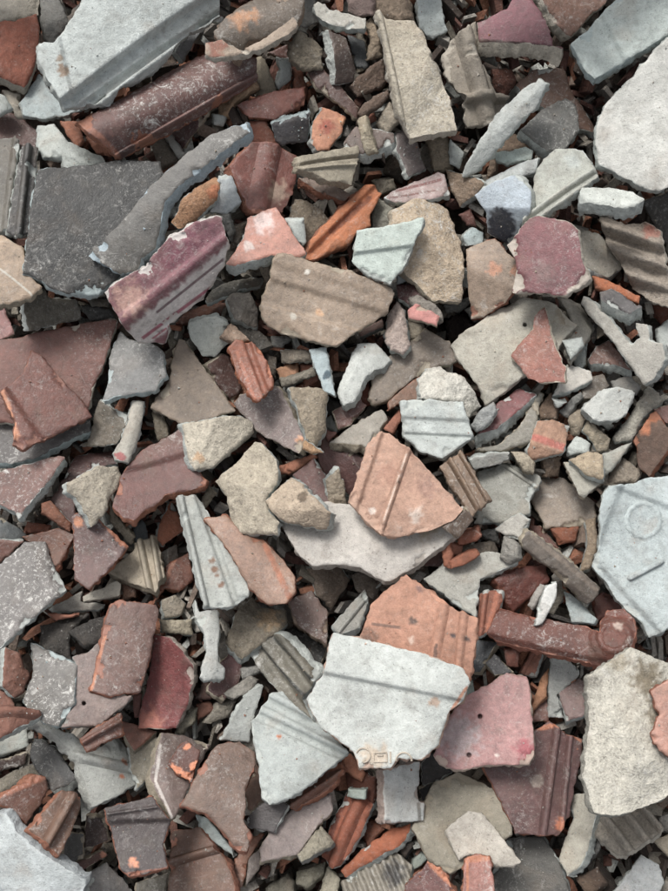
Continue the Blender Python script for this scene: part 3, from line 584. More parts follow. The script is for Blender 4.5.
# --- right, lower middle
S('D3', 4.6, 'g', (122,113,104), '178,70 205,40 240,60 330,130 445,235 440,255 405,290 380,275 290,180 185,100', 'long dark grey angular bar above the rust red hooked tile', 'dark grey bar', core='TN', th=17, sc=.5, x=[('fold',185,90,420,275,.6),('band',215,55,430,235,16,(140,128,116))])
S('D3', 4.2, 'z', (126,72,58), '65,390 110,305 230,330 400,360 440,385 440,340 465,300 520,290 556,322 563,370 552,435 505,490 440,494 405,478 300,455 100,412', 'rust red moulded tile with a round hooked end', 'rust red hooked tile', core=(176,110,88), th=20,
  sc=.6, x=[('cyl',85,355,420,420,7,75),('step',95,400,410,468,16,3),('dome',488,400,85,7),('ring',490,400,50,26,2),('spot',505,362,17,(164,144,132)),('band',100,412,405,478,6,(188,124,100))])
S('D3', 3.2, 'z', (124,68,56), '410,270 450,245 540,290 552,320 450,330 430,345', 'rust red tile body under the round hooked end', core='RB')
S('D3', 3.8, 'z', (124,66,54), '90,200 130,165 260,150 275,200 170,300 130,260', 'glossy dark red tile chunk beside the long dark grey bar', 'glossy dark red chunk', core='RB', th=20, x=[('fold',100,205,270,185,.35)])
S('D3', 4.4, 'k', (150,96,78), '25,390 40,250 70,235 115,235 115,270 70,370 40,395', 'upright orange brown tile stub with bright edge', 'upright orange stub', x=[('band',100,240,65,380,16,(184,112,86)),('rib',60,240,40,390,24,4)], name='clay_fragment')
S('D3', 4.6, 'c', (196,196,192), '262,225 300,207 296,262 250,350 226,357 240,290', 'small white tapering tile bit on the rust red hooked tile', e=(-6,0), th=12)
s('D3', 4.5, 'c', (150,146,140), '200,285 238,218 258,225 236,270 214,302')
S('D3', 4.6, 'c', (168,178,178), '318,240 360,260 427,332 420,347 345,342', 'pale bluish trapezoid chip on the rust red hooked tile', x=[('fold',330,245,390,345,-.3)])
S('D3', 3.8, 's', (138,122,103), '395,0 430,-12 436,90 415,160 382,166 400,80', 'tan brown rod-shaped stone against the bluish white slab', th=18)
S('D3', 5, 'c', (174,183,183), '420,155 440,90 440,-30 450,-80 470,-112 550,-118 605,-142 730,-150 730,340 668,370 612,396 590,350 505,270 460,200', 'large bluish white slab with a raised ring and a short raised bar', 'bluish white slab', e=(-6,6), core='LG', th=17,
  x=[('step',515,-110,430,110,30,-3.5),('step',730,-20,515,-100,20,-3),('ring',590,2,56,16,1.8),('bar',545,195,645,142,22,3),('step',440,150,640,370,20,3.0)])
S('D3', 3.8, 'c', (164,163,155), '-150,200 -80,150 60,110 172,125 165,150 40,200 35,260 25,330 -60,270', 'speckled grey tile slab beside the upright orange stub', 'speckled grey slab', e=(0,6), sc=.3)
s('C3', 4, 'k', (170,104,78), '472,98 498,82 506,120 502,165 478,158', th=14)
s('C3', 4, 'k', (166,100,76), '525,50 590,30 606,55 590,75 530,87', th=14)
s('C3', 4.0, 'k', (150,94,72), '505,140 545,115 592,108 600,122 555,150 510,167', th=12)
s('C3', 3.4, 'g', 'BR', '395,155 475,95 482,157')
s('C3', 3.9, 'k', 'TC', '500,80 547,92 540,125 510,120')
s('C3', 3, 's', 'BD', '540,90 660,70 670,110 600,130 550,126')
s('D3', 3.8, 's', (140,137,130), '100,130 115,60 160,80 167,130 130,146')
s('D3', 2.8, 's', 'DG', '40,50 100,40 106,86 60,72')
s('D3', 3.6, 'k', 'TC', '-5,35 30,30 46,60 0,82')
S('D2', 3.8, 'c', (156,156,148), '30,420 130,385 240,430 245,450 205,520 205,560 110,590 20,590 50,500', 'olive grey square-cornered tile with faint ribs', 'olive grey square tile', e=(3,6), core='LG', sc=.4, x=[('rib',120,395,215,460,18,2.5)])
S('D2', 4.2, 'c', (178,175,167), '90,615 130,580 170,558 208,580 175,650 130,636', 'whitish grey chip beneath the olive grey square tile')
S('D2', 4.4, 'g', (138,80,80), '20,298 60,265 95,190 170,140 228,165 180,205 100,270', 'maroon tile strip with broad pale edge beside a white rounded stone', 'maroon strip', e=(2,32), core='LG', th=14)
S('D2', 5, 's', (144,146,144), '5,265 40,215 85,185 100,220 70,265 30,285', 'small mid grey stone lying on the maroon strip', th=18)
S('D2', 3.8, 'g', (132,128,117), '20,345 100,330 170,270 240,150 250,160 215,320 110,350', 'olive grey slab under the maroon strip', 'olive slab', e=(0,8), core='TN', sc=.3)
S('D2', 4.0, 'c', (170,170,164), '5,380 70,360 140,355 147,380 25,417', 'flat pale plank chip between olive slab and olive grey square tile')
S('C2', 4.4, 'g', (142,116,94), '465,400 540,350 640,510 575,570 555,545', 'tan brown tile stub with two long ribs beside the pink ribbed tile', 'two-ribbed brown stub', e=(-2,10), core='TB', x=[('rib',495,372,600,555,22,5),('rib',530,352,632,525,16,4)])
s('C2', 4.4, 'g', (116,96,82), '480,605 560,545 577,580 530,642')
S('C2', 5.4, 'k', (186,149,129), '228,320 265,280 300,285 370,345 430,410 548,540 520,575 440,610 320,635 270,630 220,580 160,520 175,480', 'big pink beige tile with pale ribs and crumbly rim', 'pink ribbed tile', e=(-2,5), core=(194,160,140), th=15, name='tile_shard',
  x=[('step',262,330,205,500,16,-3.2),('rib',358,355,278,590,26,3),('step',318,300,550,525,26,3.5),('band',355,360,280,580,6,(212,188,172)),('spot',390,560,30,(206,186,172)),('spot',240,545,14,(216,200,188)),('spot',300,420,55,(168,130,112)),('spot',420,470,50,(170,134,118)),('spot',330,452,5,(90,70,60))])  # the two darker panel spots paint shade into the recesses
S('C2', 5, 'c', (178,184,181), '335,185 380,180 545,190 560,250 580,300 475,378 400,355 345,298', 'pale bluish grey tile with stepped bands above the pink ribbed tile', 'stepped bluish tile', e=(0,8), core='LG', x=[('step',335,240,570,252,14,2.5),('rib',340,295,580,305,16,-2)])
S('C2', 4.6, 's', (200,197,187), '410,110 440,70 485,65 500,85 545,95 615,200 570,240 545,195 405,178', 'white rounded stone-like lump behind the stepped bluish tile', 'white rounded stone', th=22)
S('C2', 4, 'g', (146,110,90), '295,185 390,100 420,95 405,180 340,186 300,212', 'brown tile offcut wedged beside the white rounded stone', core='TC')
s('C2', 3.6, 'k', 'TC', '280,275 330,210 340,240 310,287')
S('C2', 3.4, 'g', (136,123,109), '230,175 245,75 370,-20 420,-58 500,-15 530,50 430,80 390,100 290,182 245,193', 'wide olive brown tile behind the whitish tapered plank', 'wide olive brown tile', e=(-2,6), core='TN', sc=.3)
s('C2', 3.2, 'k', 'RB', '190,150 230,105 242,190 215,197')
S('C1', 4.6, 's', (182,164,141), '310,170 320,110 400,75 470,85 510,115 535,190 555,260 552,420 455,415 355,315', 'coarse speckled beige slab with rounded outer edge', 'coarse beige slab', th=17, core='BG', sc=1.1)
S('C1', 5, 'c', (184,194,187), '190,195 320,175 415,150 400,200 375,250 350,310 300,372 230,342 170,292 185,240', 'pale green grey tile with a fold line across it', 'pale green tile', e=(2,6), core='LG', x=[('step',185,270,380,245,12,2.5)])
S('C1', 4.2, 'g', (158,136,132), '280,85 330,50 460,0 485,5 498,65 440,85 320,100', 'greyish tile bar with maroon streaks and pale end', 'maroon-streaked bar', e=(2,16), core='LG', sc=.7, x=[('band',320,60,470,25,8,(128,80,76)),('band',300,85,450,60,6,(124,78,74))])
s('C1', 3.8, 's', (154,152,140), '240,120 260,85 310,115 315,182 240,187')
s('C1', 3.2, 's', 'TN', '245,20 300,15 320,45 275,72')
S('C1', 4.4, 's', (172,156,147), '285,480 320,415 345,450 365,570 345,610 300,590 280,560', 'smooth pinkish grey oblong pebble beside broad tan ridged slab', 'pinkish oblong pebble', th=20)
S('C1', 4.2, 'k', (188,130,123), '360,452 385,430 470,475 458,510 365,478', 'small rose pink brick-like block', 'rose pink block', e=(0,8), core='TN', name='clay_fragment')
s('C1', 3.8, 's', (138,132,124), '370,410 400,400 470,455 478,492 385,440')
S('C1', 3.4, 's', (134,134,128), '475,440 520,425 572,420 550,455 490,472', 'flat mid grey pebble at the foot of coarse beige slab')
s('C1', 3.3, 's', (102,92,88), '490,490 545,465 577,510 500,562', th=18)
s('C1', 3.0, 's', 'MG', '550,460 600,450 622,480 580,502')
s('C1', 3.2, 's', 'TN', '350,490 400,510 412,545 370,557')
S('C1', 2.4, 'g', (104,64,62), '320,370 400,360 460,410 370,440 330,420', 'added dark maroon piece standing for the shadowed gap below the pale green tile')  # shadow in the gap, put in as a dark-coloured piece
S('C1', 4.4, 'g', (160,128,116), '193,528 275,485 280,512 200,545', 'small pinkish tan bar with a pale lower side', e=(2,14), core='LG')
s('C1', 3.2, 'c', (150,156,156), '325,330 365,320 387,350 330,372')
S('C1', 4, 'c', 'PG', '545,210 575,180 615,200 612,240 555,242', 'bluish white pebble touching the bluish block with dark end', th=16)
s('C1', 3.2, 'k', 'BR', '535,140 570,120 592,180 560,172')
S('C0', 3.8, 'g', (122,104,96), '145,470 185,420 310,440 318,470 210,515 150,490', 'olive brown tile with thick pale broken edge below dark stones', 'pale-edged olive tile', e=(4,32), core='LG', th=14, sc=.3)
S('C0', 4.6, 'c', (164,155,137), '-2,515 195,488 200,520 180,610 90,600 0,560', 'tan grey tile strip with pale grooves', 'grooved tan strip', x=[('rib',0,545,200,520,14,-2.5),('rib',0,565,190,550,10,2)], core='TN')
s('C0', 4.4, 's', (168,158,137), '185,400 215,385 245,495 215,507')
s('C0', 3.8, 'k', 'TC', '225,390 250,375 257,400 235,417')
s('C0', 3.8, 's', (158,148,132), '255,410 300,330 335,400 290,442', th=16)
S('C0', 4.2, 'g', (122,111,108), '325,440 370,420 430,560 365,590 325,500', 'mauve grey tile bar below the gritty buff slab', 'mauve grey bar', sc=.4)
s('C0', 3.8, 's', (146,133,114), '420,455 490,450 505,550 450,567')
s('C0', 3.2, 's', 'BD', '270,570 310,500 346,530 336,602')
s('C0', 3.4, 's', 'TN', '240,600 310,595 320,630 270,647')
S('C0', 4.1, 's', (138,119,101), '475,560 600,600 612,612 590,645 530,690 490,610', 'tan brown wedge stone beside maroon-streaked bar', 'tan brown wedge stone', th=16)
s('C0', 4.0, 'c', 'LG', '505,470 547,512 532,562 500,547')
S('B0', 4.4, 'k', (196,134,104), '540,470 550,400 580,350 662,382 640,440 600,500 560,500', 'orange red smooth lump above grooved tan strip', 'orange red lump', th=20, name='clay_fragment', x=[('spot',590,420,30,(176,98,80)),('spot',640,400,16,(206,146,108))])
S('B0', 4.6, 'g', (84,82,84), '405,418 535,374 528,478 440,488 420,475', 'black faced square tile with white rims', 'black square tile', e=(0,-12), core='PG', th=14, x=[('band',425,492,530,482,8,'LG')])
S('B0', 4, 'g', (146,90,78), '290,345 400,310 520,285 516,345 420,398 330,390', 'flat rust red tile sliver above black square tile', 'rust red sliver', e=(0,6), core='TC')
s('B0', 3.4, 's', (168,140,112), '225,345 270,310 350,270 360,290 280,340 265,380 230,377')
S('B0', 3.4, 'k', (132,82,66), '330,400 390,400 430,490 350,475 320,462', 'crumbly dark red clay piece between rust red sliver and worn maroon slab', name='clay_fragment')
s('B0', 3.2, 'c', 'LG', '215,380 260,385 247,422 215,417')
s('B0', 2.4, 'g', (104,64,60), '65,440 180,360 182,390 110,492')
s('B0', 2.6, 'c', 'MG', '45,450 62,440 112,510 90,527')
s('B0', 2.2, 's', 'BD', '0,480 40,450 82,530 30,562')
s('B1', 3, 's', 'MG', '230,135 260,140 272,200 260,232')
s('B1', 2.8, 's', 'BD', '270,180 320,170 300,240 265,262')
S('D2', 4.4, 'c', (184,186,181), '380,210 440,150 500,135 565,150 540,220 500,245 430,252 395,225', 'pale grey hexagonal chunk beside coarse grey shard', 'pale hexagonal chunk', th=20, x=[('fold',385,205,560,160,-.0),('fold',470,150,420,250,-.3)])
S('D2', 3.8, 's', (156,152,141), '485,300 540,230 580,160 600,120 672,160 590,230 545,315 490,320', 'coarse grey elongated shard beside the orange brick slab', 'coarse grey shard', th=16)
s('D2', 3.2, 'c', 'MG', '480,110 540,95 577,130 560,152 490,137')
s('D2', 2.8, 'g', 'BD', '385,170 390,110 450,95 472,130 430,172')
S('D2', 4.2, 'k', (118,96,84), '553,310 610,222 630,215 650,250 690,300 600,425 570,400', 'dark brown slab with bright orange upper corner', 'orange-cornered slab', th=16, name='tile_shard', x=[('spot',590,272,30,(184,112,78)),('spot',618,240,30,(184,112,78)),('fold',560,315,655,255,.4)], core='OR')
s('D2', 3.2, 'g', 'BR', '620,210 700,190 700,262 660,252')
s('D2', 3.6, 'c', 'LG', '655,290 700,265 700,302')
S('D2', 4, 'c', (182,178,170), '280,170 300,130 330,60 410,85 416,115 310,165', 'pale grey bent tile edge under the red brown triangle', 'pale bent edge', e=(0,8))
s('D2', 4, 'c', 'LG', '320,-20 345,42 392,0 380,-30')
s('D2', 3.2, 's', (126,126,122), '318,205 370,150 380,170 330,236 300,216')
s('D2', 3.4, 'c', 'LG', '283,180 332,190 300,207')
S('D2', 4, 'k', (170,134,112), '205,345 235,250 290,245 348,265 330,330 320,360 215,380', 'tan brick lump with a rose red band', 'rose-banded brick', th=18, name='clay_fragment', x=[('band',225,305,325,340,24,(186,108,94)),('fold',215,330,335,355,.4)])
s('D2', 3.0, 's', (124,104,88), '235,210 270,160 296,180 290,240 240,247')
s('D2', 4.0, 's', 'TN', '145,350 180,345 224,380 216,416 190,412', th=14)
s('D2', 3.8, 's', (142,122,104), '255,375 310,372 312,436 265,440', th=14)
s('D2', 3.8, 'c', 'LG', '333,340 365,300 407,325 402,357 335,362', th=14)
s('D2', 3.8, 's', (150,138,120), '335,230 385,220 396,240 372,300 345,302', th=14)
S('D2', 4.0, 's', (154,143,124), '385,280 400,245 480,310 475,345 440,357', 'tan grey oblong chip below the pale hexagonal chunk', th=14)
s('D2', 3.8, 'c', 'LG', '440,260 465,250 490,270 470,287')
S('D2', 4.2, 's', (170,154,131), '335,375 400,345 450,360 450,440 400,432', 'buff wedge stone on a grey triangle', 'buff wedge stone', th=16)
S('D2', 3.8, 'c', (164,161,150), '320,385 350,385 450,450 390,505 370,495', 'olive grey tile triangle under the buff wedge stone', e=(-2,6), core='TN')
s('D2', 3.6, 'c', (166,166,158), '450,360 545,320 490,400 455,432')
S('D2', 3.4, 's', (144,134,121), '460,460 520,370 587,420 560,457', 'tan grey flat stone between buff wedge stone and bluish white slab')
S('D2', 3.4, 'g', (148,134,119), '205,510 235,440 320,440 420,520 430,570 370,600 260,610 235,560', 'broad tan grey tile with worn rounded outline', 'worn tan tile', e=(0,6), core='TN', sc=.4)
s('D2', 2.8, 'z', 'RB', '200,600 240,600 300,672 250,672')
s('D2', 2.8, 'k', (138,84,62), '285,610 370,605 362,650 310,662')
s('D3', 2.8, 'g', (78,82,86), '15,400 95,415 40,507 15,502')
s('D3', 3, 'g', (76,76,78), '60,480 90,450 152,510 90,522')
s('D3', 3, 'k', (124,78,66), '120,440 170,430 167,500 130,492')
S('D3', 3.6, 'k', (152,104,88), '165,515 210,435 247,450 222,522', 'brown grooved stub below the rust red hooked tile', x=[('rib',220,440,180,515,18,3)], name='clay_fragment')
s('D3', 3.2, 'k', (184,128,92), '205,640 240,540 267,500 260,590')
s('D3', 3.0, 'g', (134,92,82), '210,672 255,560 272,600 267,672')
S('D3', 3.4, 'c', (170,172,168), '275,460 340,475 372,520 300,590 322,665 268,665', 'pale grey upright piece behind a mauve stone', 'pale grey upright')
S('D3', 3.8, 'g', (136,111,107), '305,580 370,525 405,540 407,650 330,675', 'mauve brown chunk leaning on the creamy coarse slab', th=18, x=[('fold',310,590,405,640,-.3)])
S('D4', 4, 'c', (150,153,153), '490,670 580,545 640,580 655,640 610,720 470,720', 'bluish grey wedge below the three-fluted block', 'bluish grey wedge', e=(-6,2), core='LG')
s('D4', 2.8, 's', 'DG', '390,560 440,490 452,510 420,582')
s('D4', 3, 's', 'MG', '640,420 700,390 700,472 650,462')
s('D4', 3.2, 'c', 'TN', '620,500 700,470 700,590')
s('D4', 2.6, 's', (92,76,66), '360,620 430,590 462,640 400,690')
s('C4', 3.6, 's', (70,68,68), '335,500 360,470 377,510 345,552 325,532')
S('C4', 3.4, 'g', (74,73,73), '405,240 440,205 510,270 460,300 412,312', 'blackish tile piece in the hollow beside nail-holed pink tile', sc=.3)
s('C4', 3, 'g', 'BK', '398,330 440,312 420,392')
s('C4', 3.2, 'c', (160,168,160), '385,560 405,530 432,560 380,602')
s('C4', 3.2, 'k', (140,88,68), '200,440 240,430 282,460 230,512')

# ------------------------------------------------------------------ building one shard
def jitter_outline(poly, step, amp, seed):
    a = np.asarray(poly, float)
    if area2(a) < 0:
        a = a[::-1]
    m = len(a)
    pts = []
    for i in range(m):                                  # knock the very tips off the corners
        p, q, r = a[i - 1], a[i], a[(i + 1) % m]
        l1, l2 = np.linalg.norm(p - q), np.linalg.norm(r - q)
        k1, k2 = min(.1 * l1, .5) / (l1 + 1e-6), min(.1 * l2, .5) / (l2 + 1e-6)
        pts.append(q + (p - q) * k1)
        pts.append(q + (r - q) * k2)
    out = []
    rk = random.Random(seed * 31 + 7)
    pos, kn = 0.0, [(0.0, 0.0)]
    per = sum(np.linalg.norm(pts[i] - pts[i - 1]) for i in range(len(pts)))
    while pos < per + 12:                               # angular nicks along the break
        pos += rk.choice((rk.uniform(1.5, 4), rk.uniform(4, 11)))
        kn.append((pos, max(-1.7, min(1.5, rk.gauss(0, 1.0)))))
    kx, ky = [k[0] for k in kn], [k[1] for k in kn]
    acc = 0.0
    for i in range(len(pts)):
        p, q = pts[i], pts[(i + 1) % len(pts)]
        L = np.linalg.norm(q - p)
        k = max(1, int(round(L / step)))
        d = (q - p) / (L + 1e-9)
        nn = np.array([d[1], -d[0]])
        for j in range(k):
            w = p + (q - p) * j / k
            fade = min(1, (acc + L * j / k) / 6, (per - acc - L * j / k) / 6)
            f = np.interp(acc + L * j / k, kx, ky) * .8 * max(0, fade) + fbm(w[0] * .3, w[1] * .3, seed * 1.3 + 9, 3) * .7
            out.append(w + nn * amp * f)
        acc += L
    return np.array(out)


def sst(x):
    x = np.clip(x, 0, 1)
    return x * x * (3 - 2 * x)


def line_c(t, u, v):
    dx, dy = t[3] - t[1], t[4] - t[2]
    L = math.hypot(dx, dy) + 1e-9
    c = (dx * (v - t[2]) - dy * (u - t[1])) / L
    a = (dx * (u - t[1]) + dy * (v - t[2])) / L
    return c, a, L


def seg_d(t, u, v):
    c, a, L = line_c(t, u, v)
    k = np.clip(a, 0, L)
    return np.sqrt(c ** 2 + (a - k) ** 2)


RELIEF = 1.7


def profile(sh, u, v):
    """moulded relief of the tile face, in metres"""
    p = np.zeros_like(u)
    b = sh.get('bend')
    if b:
        c = (u - sh['uc']) * math.cos(b[0]) + (v - sh['vc']) * math.sin(b[0])
        p -= b[1] * (c / (sh['size'] * .6)) ** 2
    for t in sh['x']:
        k = t[0]
        if k == 'rib':
            c, a, L = line_c(t, u, v)
            p += RELIEF * t[6] * 1e-3 * sst(1.5 * (1 - np.abs(c) / (t[5] / Z / 2)))
        elif k == 'bar':
            p += RELIEF * t[6] * 1e-3 * sst(2.5 * (1 - seg_d(t, u, v) / (t[5] / Z / 2)))
        elif k == 'step':
            c, a, L = line_c(t, u, v)
            p += RELIEF * t[6] * 1e-3 * sst(.5 - c / (t[5] / Z))
        elif k == 'fold':
            c, a, L = line_c(t, u, v)
            if t[5] >= 0:
                p -= t[5] * np.maximum(c, 0) * MPP
            else:
                p -= -t[5] * np.maximum(-c, 0) * MPP
        elif k == 'cyl':
            c, a, L = line_c(t, u, v)
            p -= t[5] * 1e-3 * np.minimum((c / (t[6] / Z)) ** 2, 2.2)
        elif k == 'wave':
            c, a, L = line_c(t, u, v)
            p += RELIEF * t[6] * 1e-3 * np.cos(2 * np.pi * c / (t[5] / Z))
        elif k == 'dome':
            r = np.hypot(u - t[1], v - t[2]) / (t[3] / Z)
            p += t[4] * 1e-3 * np.sqrt(np.clip(1 - r ** 2, 0, 1))
        elif k == 'ring':
            r = np.hypot(u - t[1], v - t[2])
            p += RELIEF * t[5] * 1e-3 * sst(1.3 * (1 - np.abs(r - t[3] / Z) / (t[4] / Z / 2)))
        elif k == 'hole':
            r = np.hypot(u - t[1], v - t[2]) / (t[3] / Z)
            p -= .010 * sst((1.05 - r) / .35)
    return p


NOISE_AMP = dict(c=.0004, s=.0012, g=.00035, z=.0004, k=.0008)
GRP = dict(tile_shard='broken roof tile shards in the heap', tile_chip='small tile chips in the heap',
           stone_chunk='stone chunks in the heap', clay_fragment='clay and brick fragments in the heap')


def pose(sh, rnd):
    a = np.asarray(sh['poly'])
    uc, vc = a[:, 0].mean(), a[:, 1].mean()
    size = math.sqrt(abs(area2(a)))
    P0 = CAMP + ray(uc, vc) * CAMH
    tocam = (CAMP - P0) / np.linalg.norm(CAMP - P0)
    th = sh['th'] * 1e-3
    if sh['e'] is None and size > 17 and sh.get('label', 'x') != 'x' and rnd.random() < .8:
        an = rnd.gauss(math.pi / 2, 1.0)
        m_ = rnd.uniform(10, 28) * min(1, size / 40)
        sh['e'] = (m_ * math.cos(an), m_ * math.sin(an))
    if sh['e'] is not None:
        E = 1.25 * np.array([sh['e'][0] / Z * MPP, -sh['e'][1] / Z * MPP, 0])
        lat = -E / th
        lim = .5 if size < 40 else (.42 if size < 90 else .28)
        m = np.linalg.norm(lat)
        if m > lim:
            lat *= lim / m
        j = .05
        n = tocam * .7 + np.array([0, 0, .3]) + lat + np.array([rnd.uniform(-j, j), rnd.uniform(-j, j), 0])
        n /= np.linalg.norm(n)
        off = -tocam * th * .92 + E
    else:
        j = .16 if size > 60 else .34
        n = tocam * .55 + np.array([rnd.uniform(-j, j), rnd.uniform(-j, j), .45])
        n /= np.linalg.norm(n)
        off = -n * th
    sh.update(n=n, off=off, uc=uc, vc=vc, size=size)
    if sh['fin'] in 'gckz' and size > 24:
        sh['bend'] = (rnd.uniform(0, 3.14), rnd.uniform(-.07, .10) * size * MPP)


def drop(sh, quant=.95):
    """let the shard down on the heap: it comes to rest on the highest things under it"""
    poly = np.asarray(sh['poly'])
    n = sh['n']
    ii, jj, cu, cv = cells(poly, 20)
    f = inside(cu, cv, poly)
    off = sh['off']
    sx, sy = off[0] / MPP, -off[1] / MPP
    # apparent shift of the underside as seen along the rays
    r0 = ray(sh['uc'], sh['vc'])
    sx -= (-off[2]) * r0[0] / MPP * 1.0
    sy -= -(-off[2]) * r0[1] / MPP * 1.0
    f2 = inside(cu, cv, poly + np.array([sx, sy]))
    F = f | f2
    if F.sum() < 3:
        F = np.ones_like(f)
    P0 = CAMP + ray(sh['uc'], sh['vc']) * CAMH
    zpl = plane_pts(cu, cv, P0, n)[..., 2]
    pr = profile(sh, cu, cv)
    low = zpl + np.minimum(pr, .001) - sh['th'] * 1e-3 * .95
    h = HMAP[jj, ii]
    z0 = np.quantile((h - low)[F], quant)
    if f.any():
        z0 = max(z0, (h - (zpl + np.minimum(pr, 0)))[f].max() + .0045)
    P0 = CAMP + ray(sh['uc'], sh['vc']) * (CAMH - z0)
    top = np.where(f, zpl + pr, zpl - sh['th'] * 1e-3 * .4) + z0
    HMAP[jj[F], ii[F]] = np.maximum(h[F], top[F])
    sh['P0'] = P0
    sh['z0'] = z0


def geometry(sh, seed, coarse=1.0):
    rnd = random.Random(seed * 7 + 3)
    fin = sh['fin']
    size = sh['size']
    n, off, P0 = sh['n'], sh['off'], sh['P0']
    sp = min(max(size / 26, 1.1), 2.5) * coarse
    amp = (.75 if fin != 's' else .95) * (1 if size > 30 else .75)
    ol = jitter_outline(sh['poly'], sp, amp, seed)
    # interior points: inset rings for the worn rim, then a jittered grid
    i2 = []
    ctr = ol.mean(0)
    tang = np.roll(ol, -1, 0) - np.roll(ol, 1, 0)
    tang /= np.linalg.norm(tang, axis=1)[:, None] + 1e-9
    inn = np.stack([-tang[:, 1], tang[:, 0]], 1)
    for dd in (.75, 1.9):
        q = ol + inn * dd * max(1, coarse * .8)
        ok = inside(q[:, 0], q[:, 1], ol)
        dq = seg_dist(q[:, 0], q[:, 1], ol)
        i2.append(q[ok & (dq > dd * .8)])
    mn, mx = ol.min(0), ol.max(0)
    gx, gy = np.meshgrid(np.arange(mn[0], mx[0], sp), np.arange(mn[1], mx[1], sp * .87))
    gx = gx + (np.arange(gx.shape[0]) % 2)[:, None] * sp * .5
    g = np.stack([gx.ravel(), gy.ravel()], 1)
    rs = np.random.RandomState(seed)
    g = g + rs.uniform(-.18, .18, g.shape) * sp
    g = g[inside(g[:, 0], g[:, 1], ol)]
    if len(g):
        g = g[seg_dist(g[:, 0], g[:, 1], ol) > 2.4]
    extra = []
    for t in sh['x']:
        if t[0] in ('rib', 'step', 'fold', 'bar', 'band') and coarse == 1:
            w = t[5] / Z if t[0] != 'fold' else 0
            if t[0] == 'band' and t[5] > 30:
                continue
            offs = dict(rib=(-.5, -.34, -.17, 0, .17, .34, .5), bar=(-.5, -.34, -.17, 0, .17, .34, .5), step=(-.5, -.25, 0, .25, .5), band=(-.75, -.35, 0, .35, .75), fold=(0,))[t[0]]
            dx, dy = t[3] - t[1], t[4] - t[2]
            L_ = math.hypot(dx, dy)
            dx, dy = dx / L_, dy / L_
            ar = np.arange(-120, L_ + 120, sp * .9) if t[0] not in ('bar', 'band') else np.arange(-w * .5, L_ + w * .5, sp * .6)
            pts = np.concatenate([np.stack([t[1] + dx * ar - dy * o_ * w, t[2] + dy * ar + dx * o_ * w], 1) for o_ in offs])
            pts = pts[inside(pts[:, 0], pts[:, 1], ol)]
            if len(pts):
                pts = pts[seg_dist(pts[:, 0], pts[:, 1], ol) > 2.1]
            if len(g):
                g = g[np.abs(line_c(t, g[:, 0], g[:, 1])[0]) > w * .5 + sp * .5] if t[0] not in ('bar', 'band') else g[seg_d(t, g[:, 0], g[:, 1]) > w * .5 + sp * .5]
            if extra and len(pts):
                ex = np.array(extra)
                keep = [((ex - q_) ** 2).sum(1).min() > .5 for q_ in pts]
                pts = pts[keep]
            extra += [tuple(q_) for q_ in pts]
        if t[0] == 'hole':
            R = t[3] / Z
            for rr in (0, .4, .72, .95, 1.15):
                for k in range(1 if rr == 0 else 12):
                    extra.append((t[1] + rr * R * math.cos(k * math.pi / 6), t[2] + rr * R * math.sin(k * math.pi / 6)))
            if len(g):
                g = g[np.hypot(g[:, 0] - t[1], g[:, 1] - t[2]) > R * 1.4]
    allp = np.concatenate([ol] + i2 + ([g] if len(g) else []) + ([np.array(extra)] if extra else []))
    nb = len(ol)
    res = delaunay_2d_cdt([Vector(p) for p in allp], [], [list(range(nb))], 1, 1e-4)
    V2 = np.array([tuple(p) for p in res[0]])
    tris = [tuple(f) for f in res[2]]
    u, v = V2[:, 0], V2[:, 1]

    scars = []
    if fin != 's' and size > 16 and coarse == 1:
        for k in range(rnd.randint(1, 4) if size > 50 else rnd.randint(0, 2)):
            c_ = ol[rnd.randrange(len(ol))]
            scars.append((c_[0], c_[1], rnd.uniform(.06, .17) * size + rnd.uniform(1, 3), rnd.uniform(.6, 2.0)))

    def scar_w(u, v):
        w = np.zeros_like(u)
        for a_, b_, r_, k_ in scars:
            an = math.atan2(b_ - ctr[1], a_ - ctr[0])
            du, dv = u - a_, v - b_
            al = du * math.cos(an) + dv * math.sin(an)
            ac = -du * math.sin(an) + dv * math.cos(an)
            rr = np.sqrt((al * 1.5) ** 2 + (ac / k_) ** 2) / r_
            rr = rr + np.array([fbm(x * .25, y * .25, seed + 4.2, 3) * .5 for x, y in zip(u, v)])
            w = np.maximum(w, np.clip((1 - rr) / .45, 0, 1))
        return w

    def surf(u, v, rim=None):
        d = seg_dist(u, v, ol) if rim is None else np.zeros_like(u)
        p = profile(sh, u, v)
        na = NOISE_AMP[fin]
        if fin == 's' or (sh['label'] is None and fin in 'ck') or (fin == 'k' and sh['name'] == 'clay_fragment'):
            rr = random.Random(seed + 5)
            cap = np.full_like(u, 1.0)
            for k in range(3):
                an = rr.uniform(0, 6.283)
                s_ = ((u - ctr[0]) * math.cos(an) + (v - ctr[1]) * math.sin(an))
                lim = size * rr.uniform(.0, .32)
                cap = np.minimum(cap, -rr.uniform(.25, .75) * (s_ - lim) * MPP)
            p = p + np.minimum(0, cap) * (.8 if fin == 's' else .5)
            rw = min(size * .15, 4)
            p -= (.0017 if fin == 's' else .001) * np.clip(1 - d / rw, 0, 1) ** 2
        X = plane_pts(u, v, P0, n)
        nz = np.array([fbm(x[0] * 55 + seed, x[1] * 55, seed * .37, 3) * 1.3 + fbm(x[0] * 240, x[1] * 240 + seed, 3.1, 3) * .7 for x in X])
        p = p + nz * na
        ch = np.array([fbm(x[0] * 90, x[1] * 90 + seed * 2.1, 7.7, 3) for x in X])
        cham = .0011 * np.clip(.9 + ch * 1.5, .15, 2.6)
        wch = 1.5 * np.clip(.9 + ch * 1.2, .5, 2.2)
        p -= cham * np.clip(1 - d / wch, 0, 1) ** 2
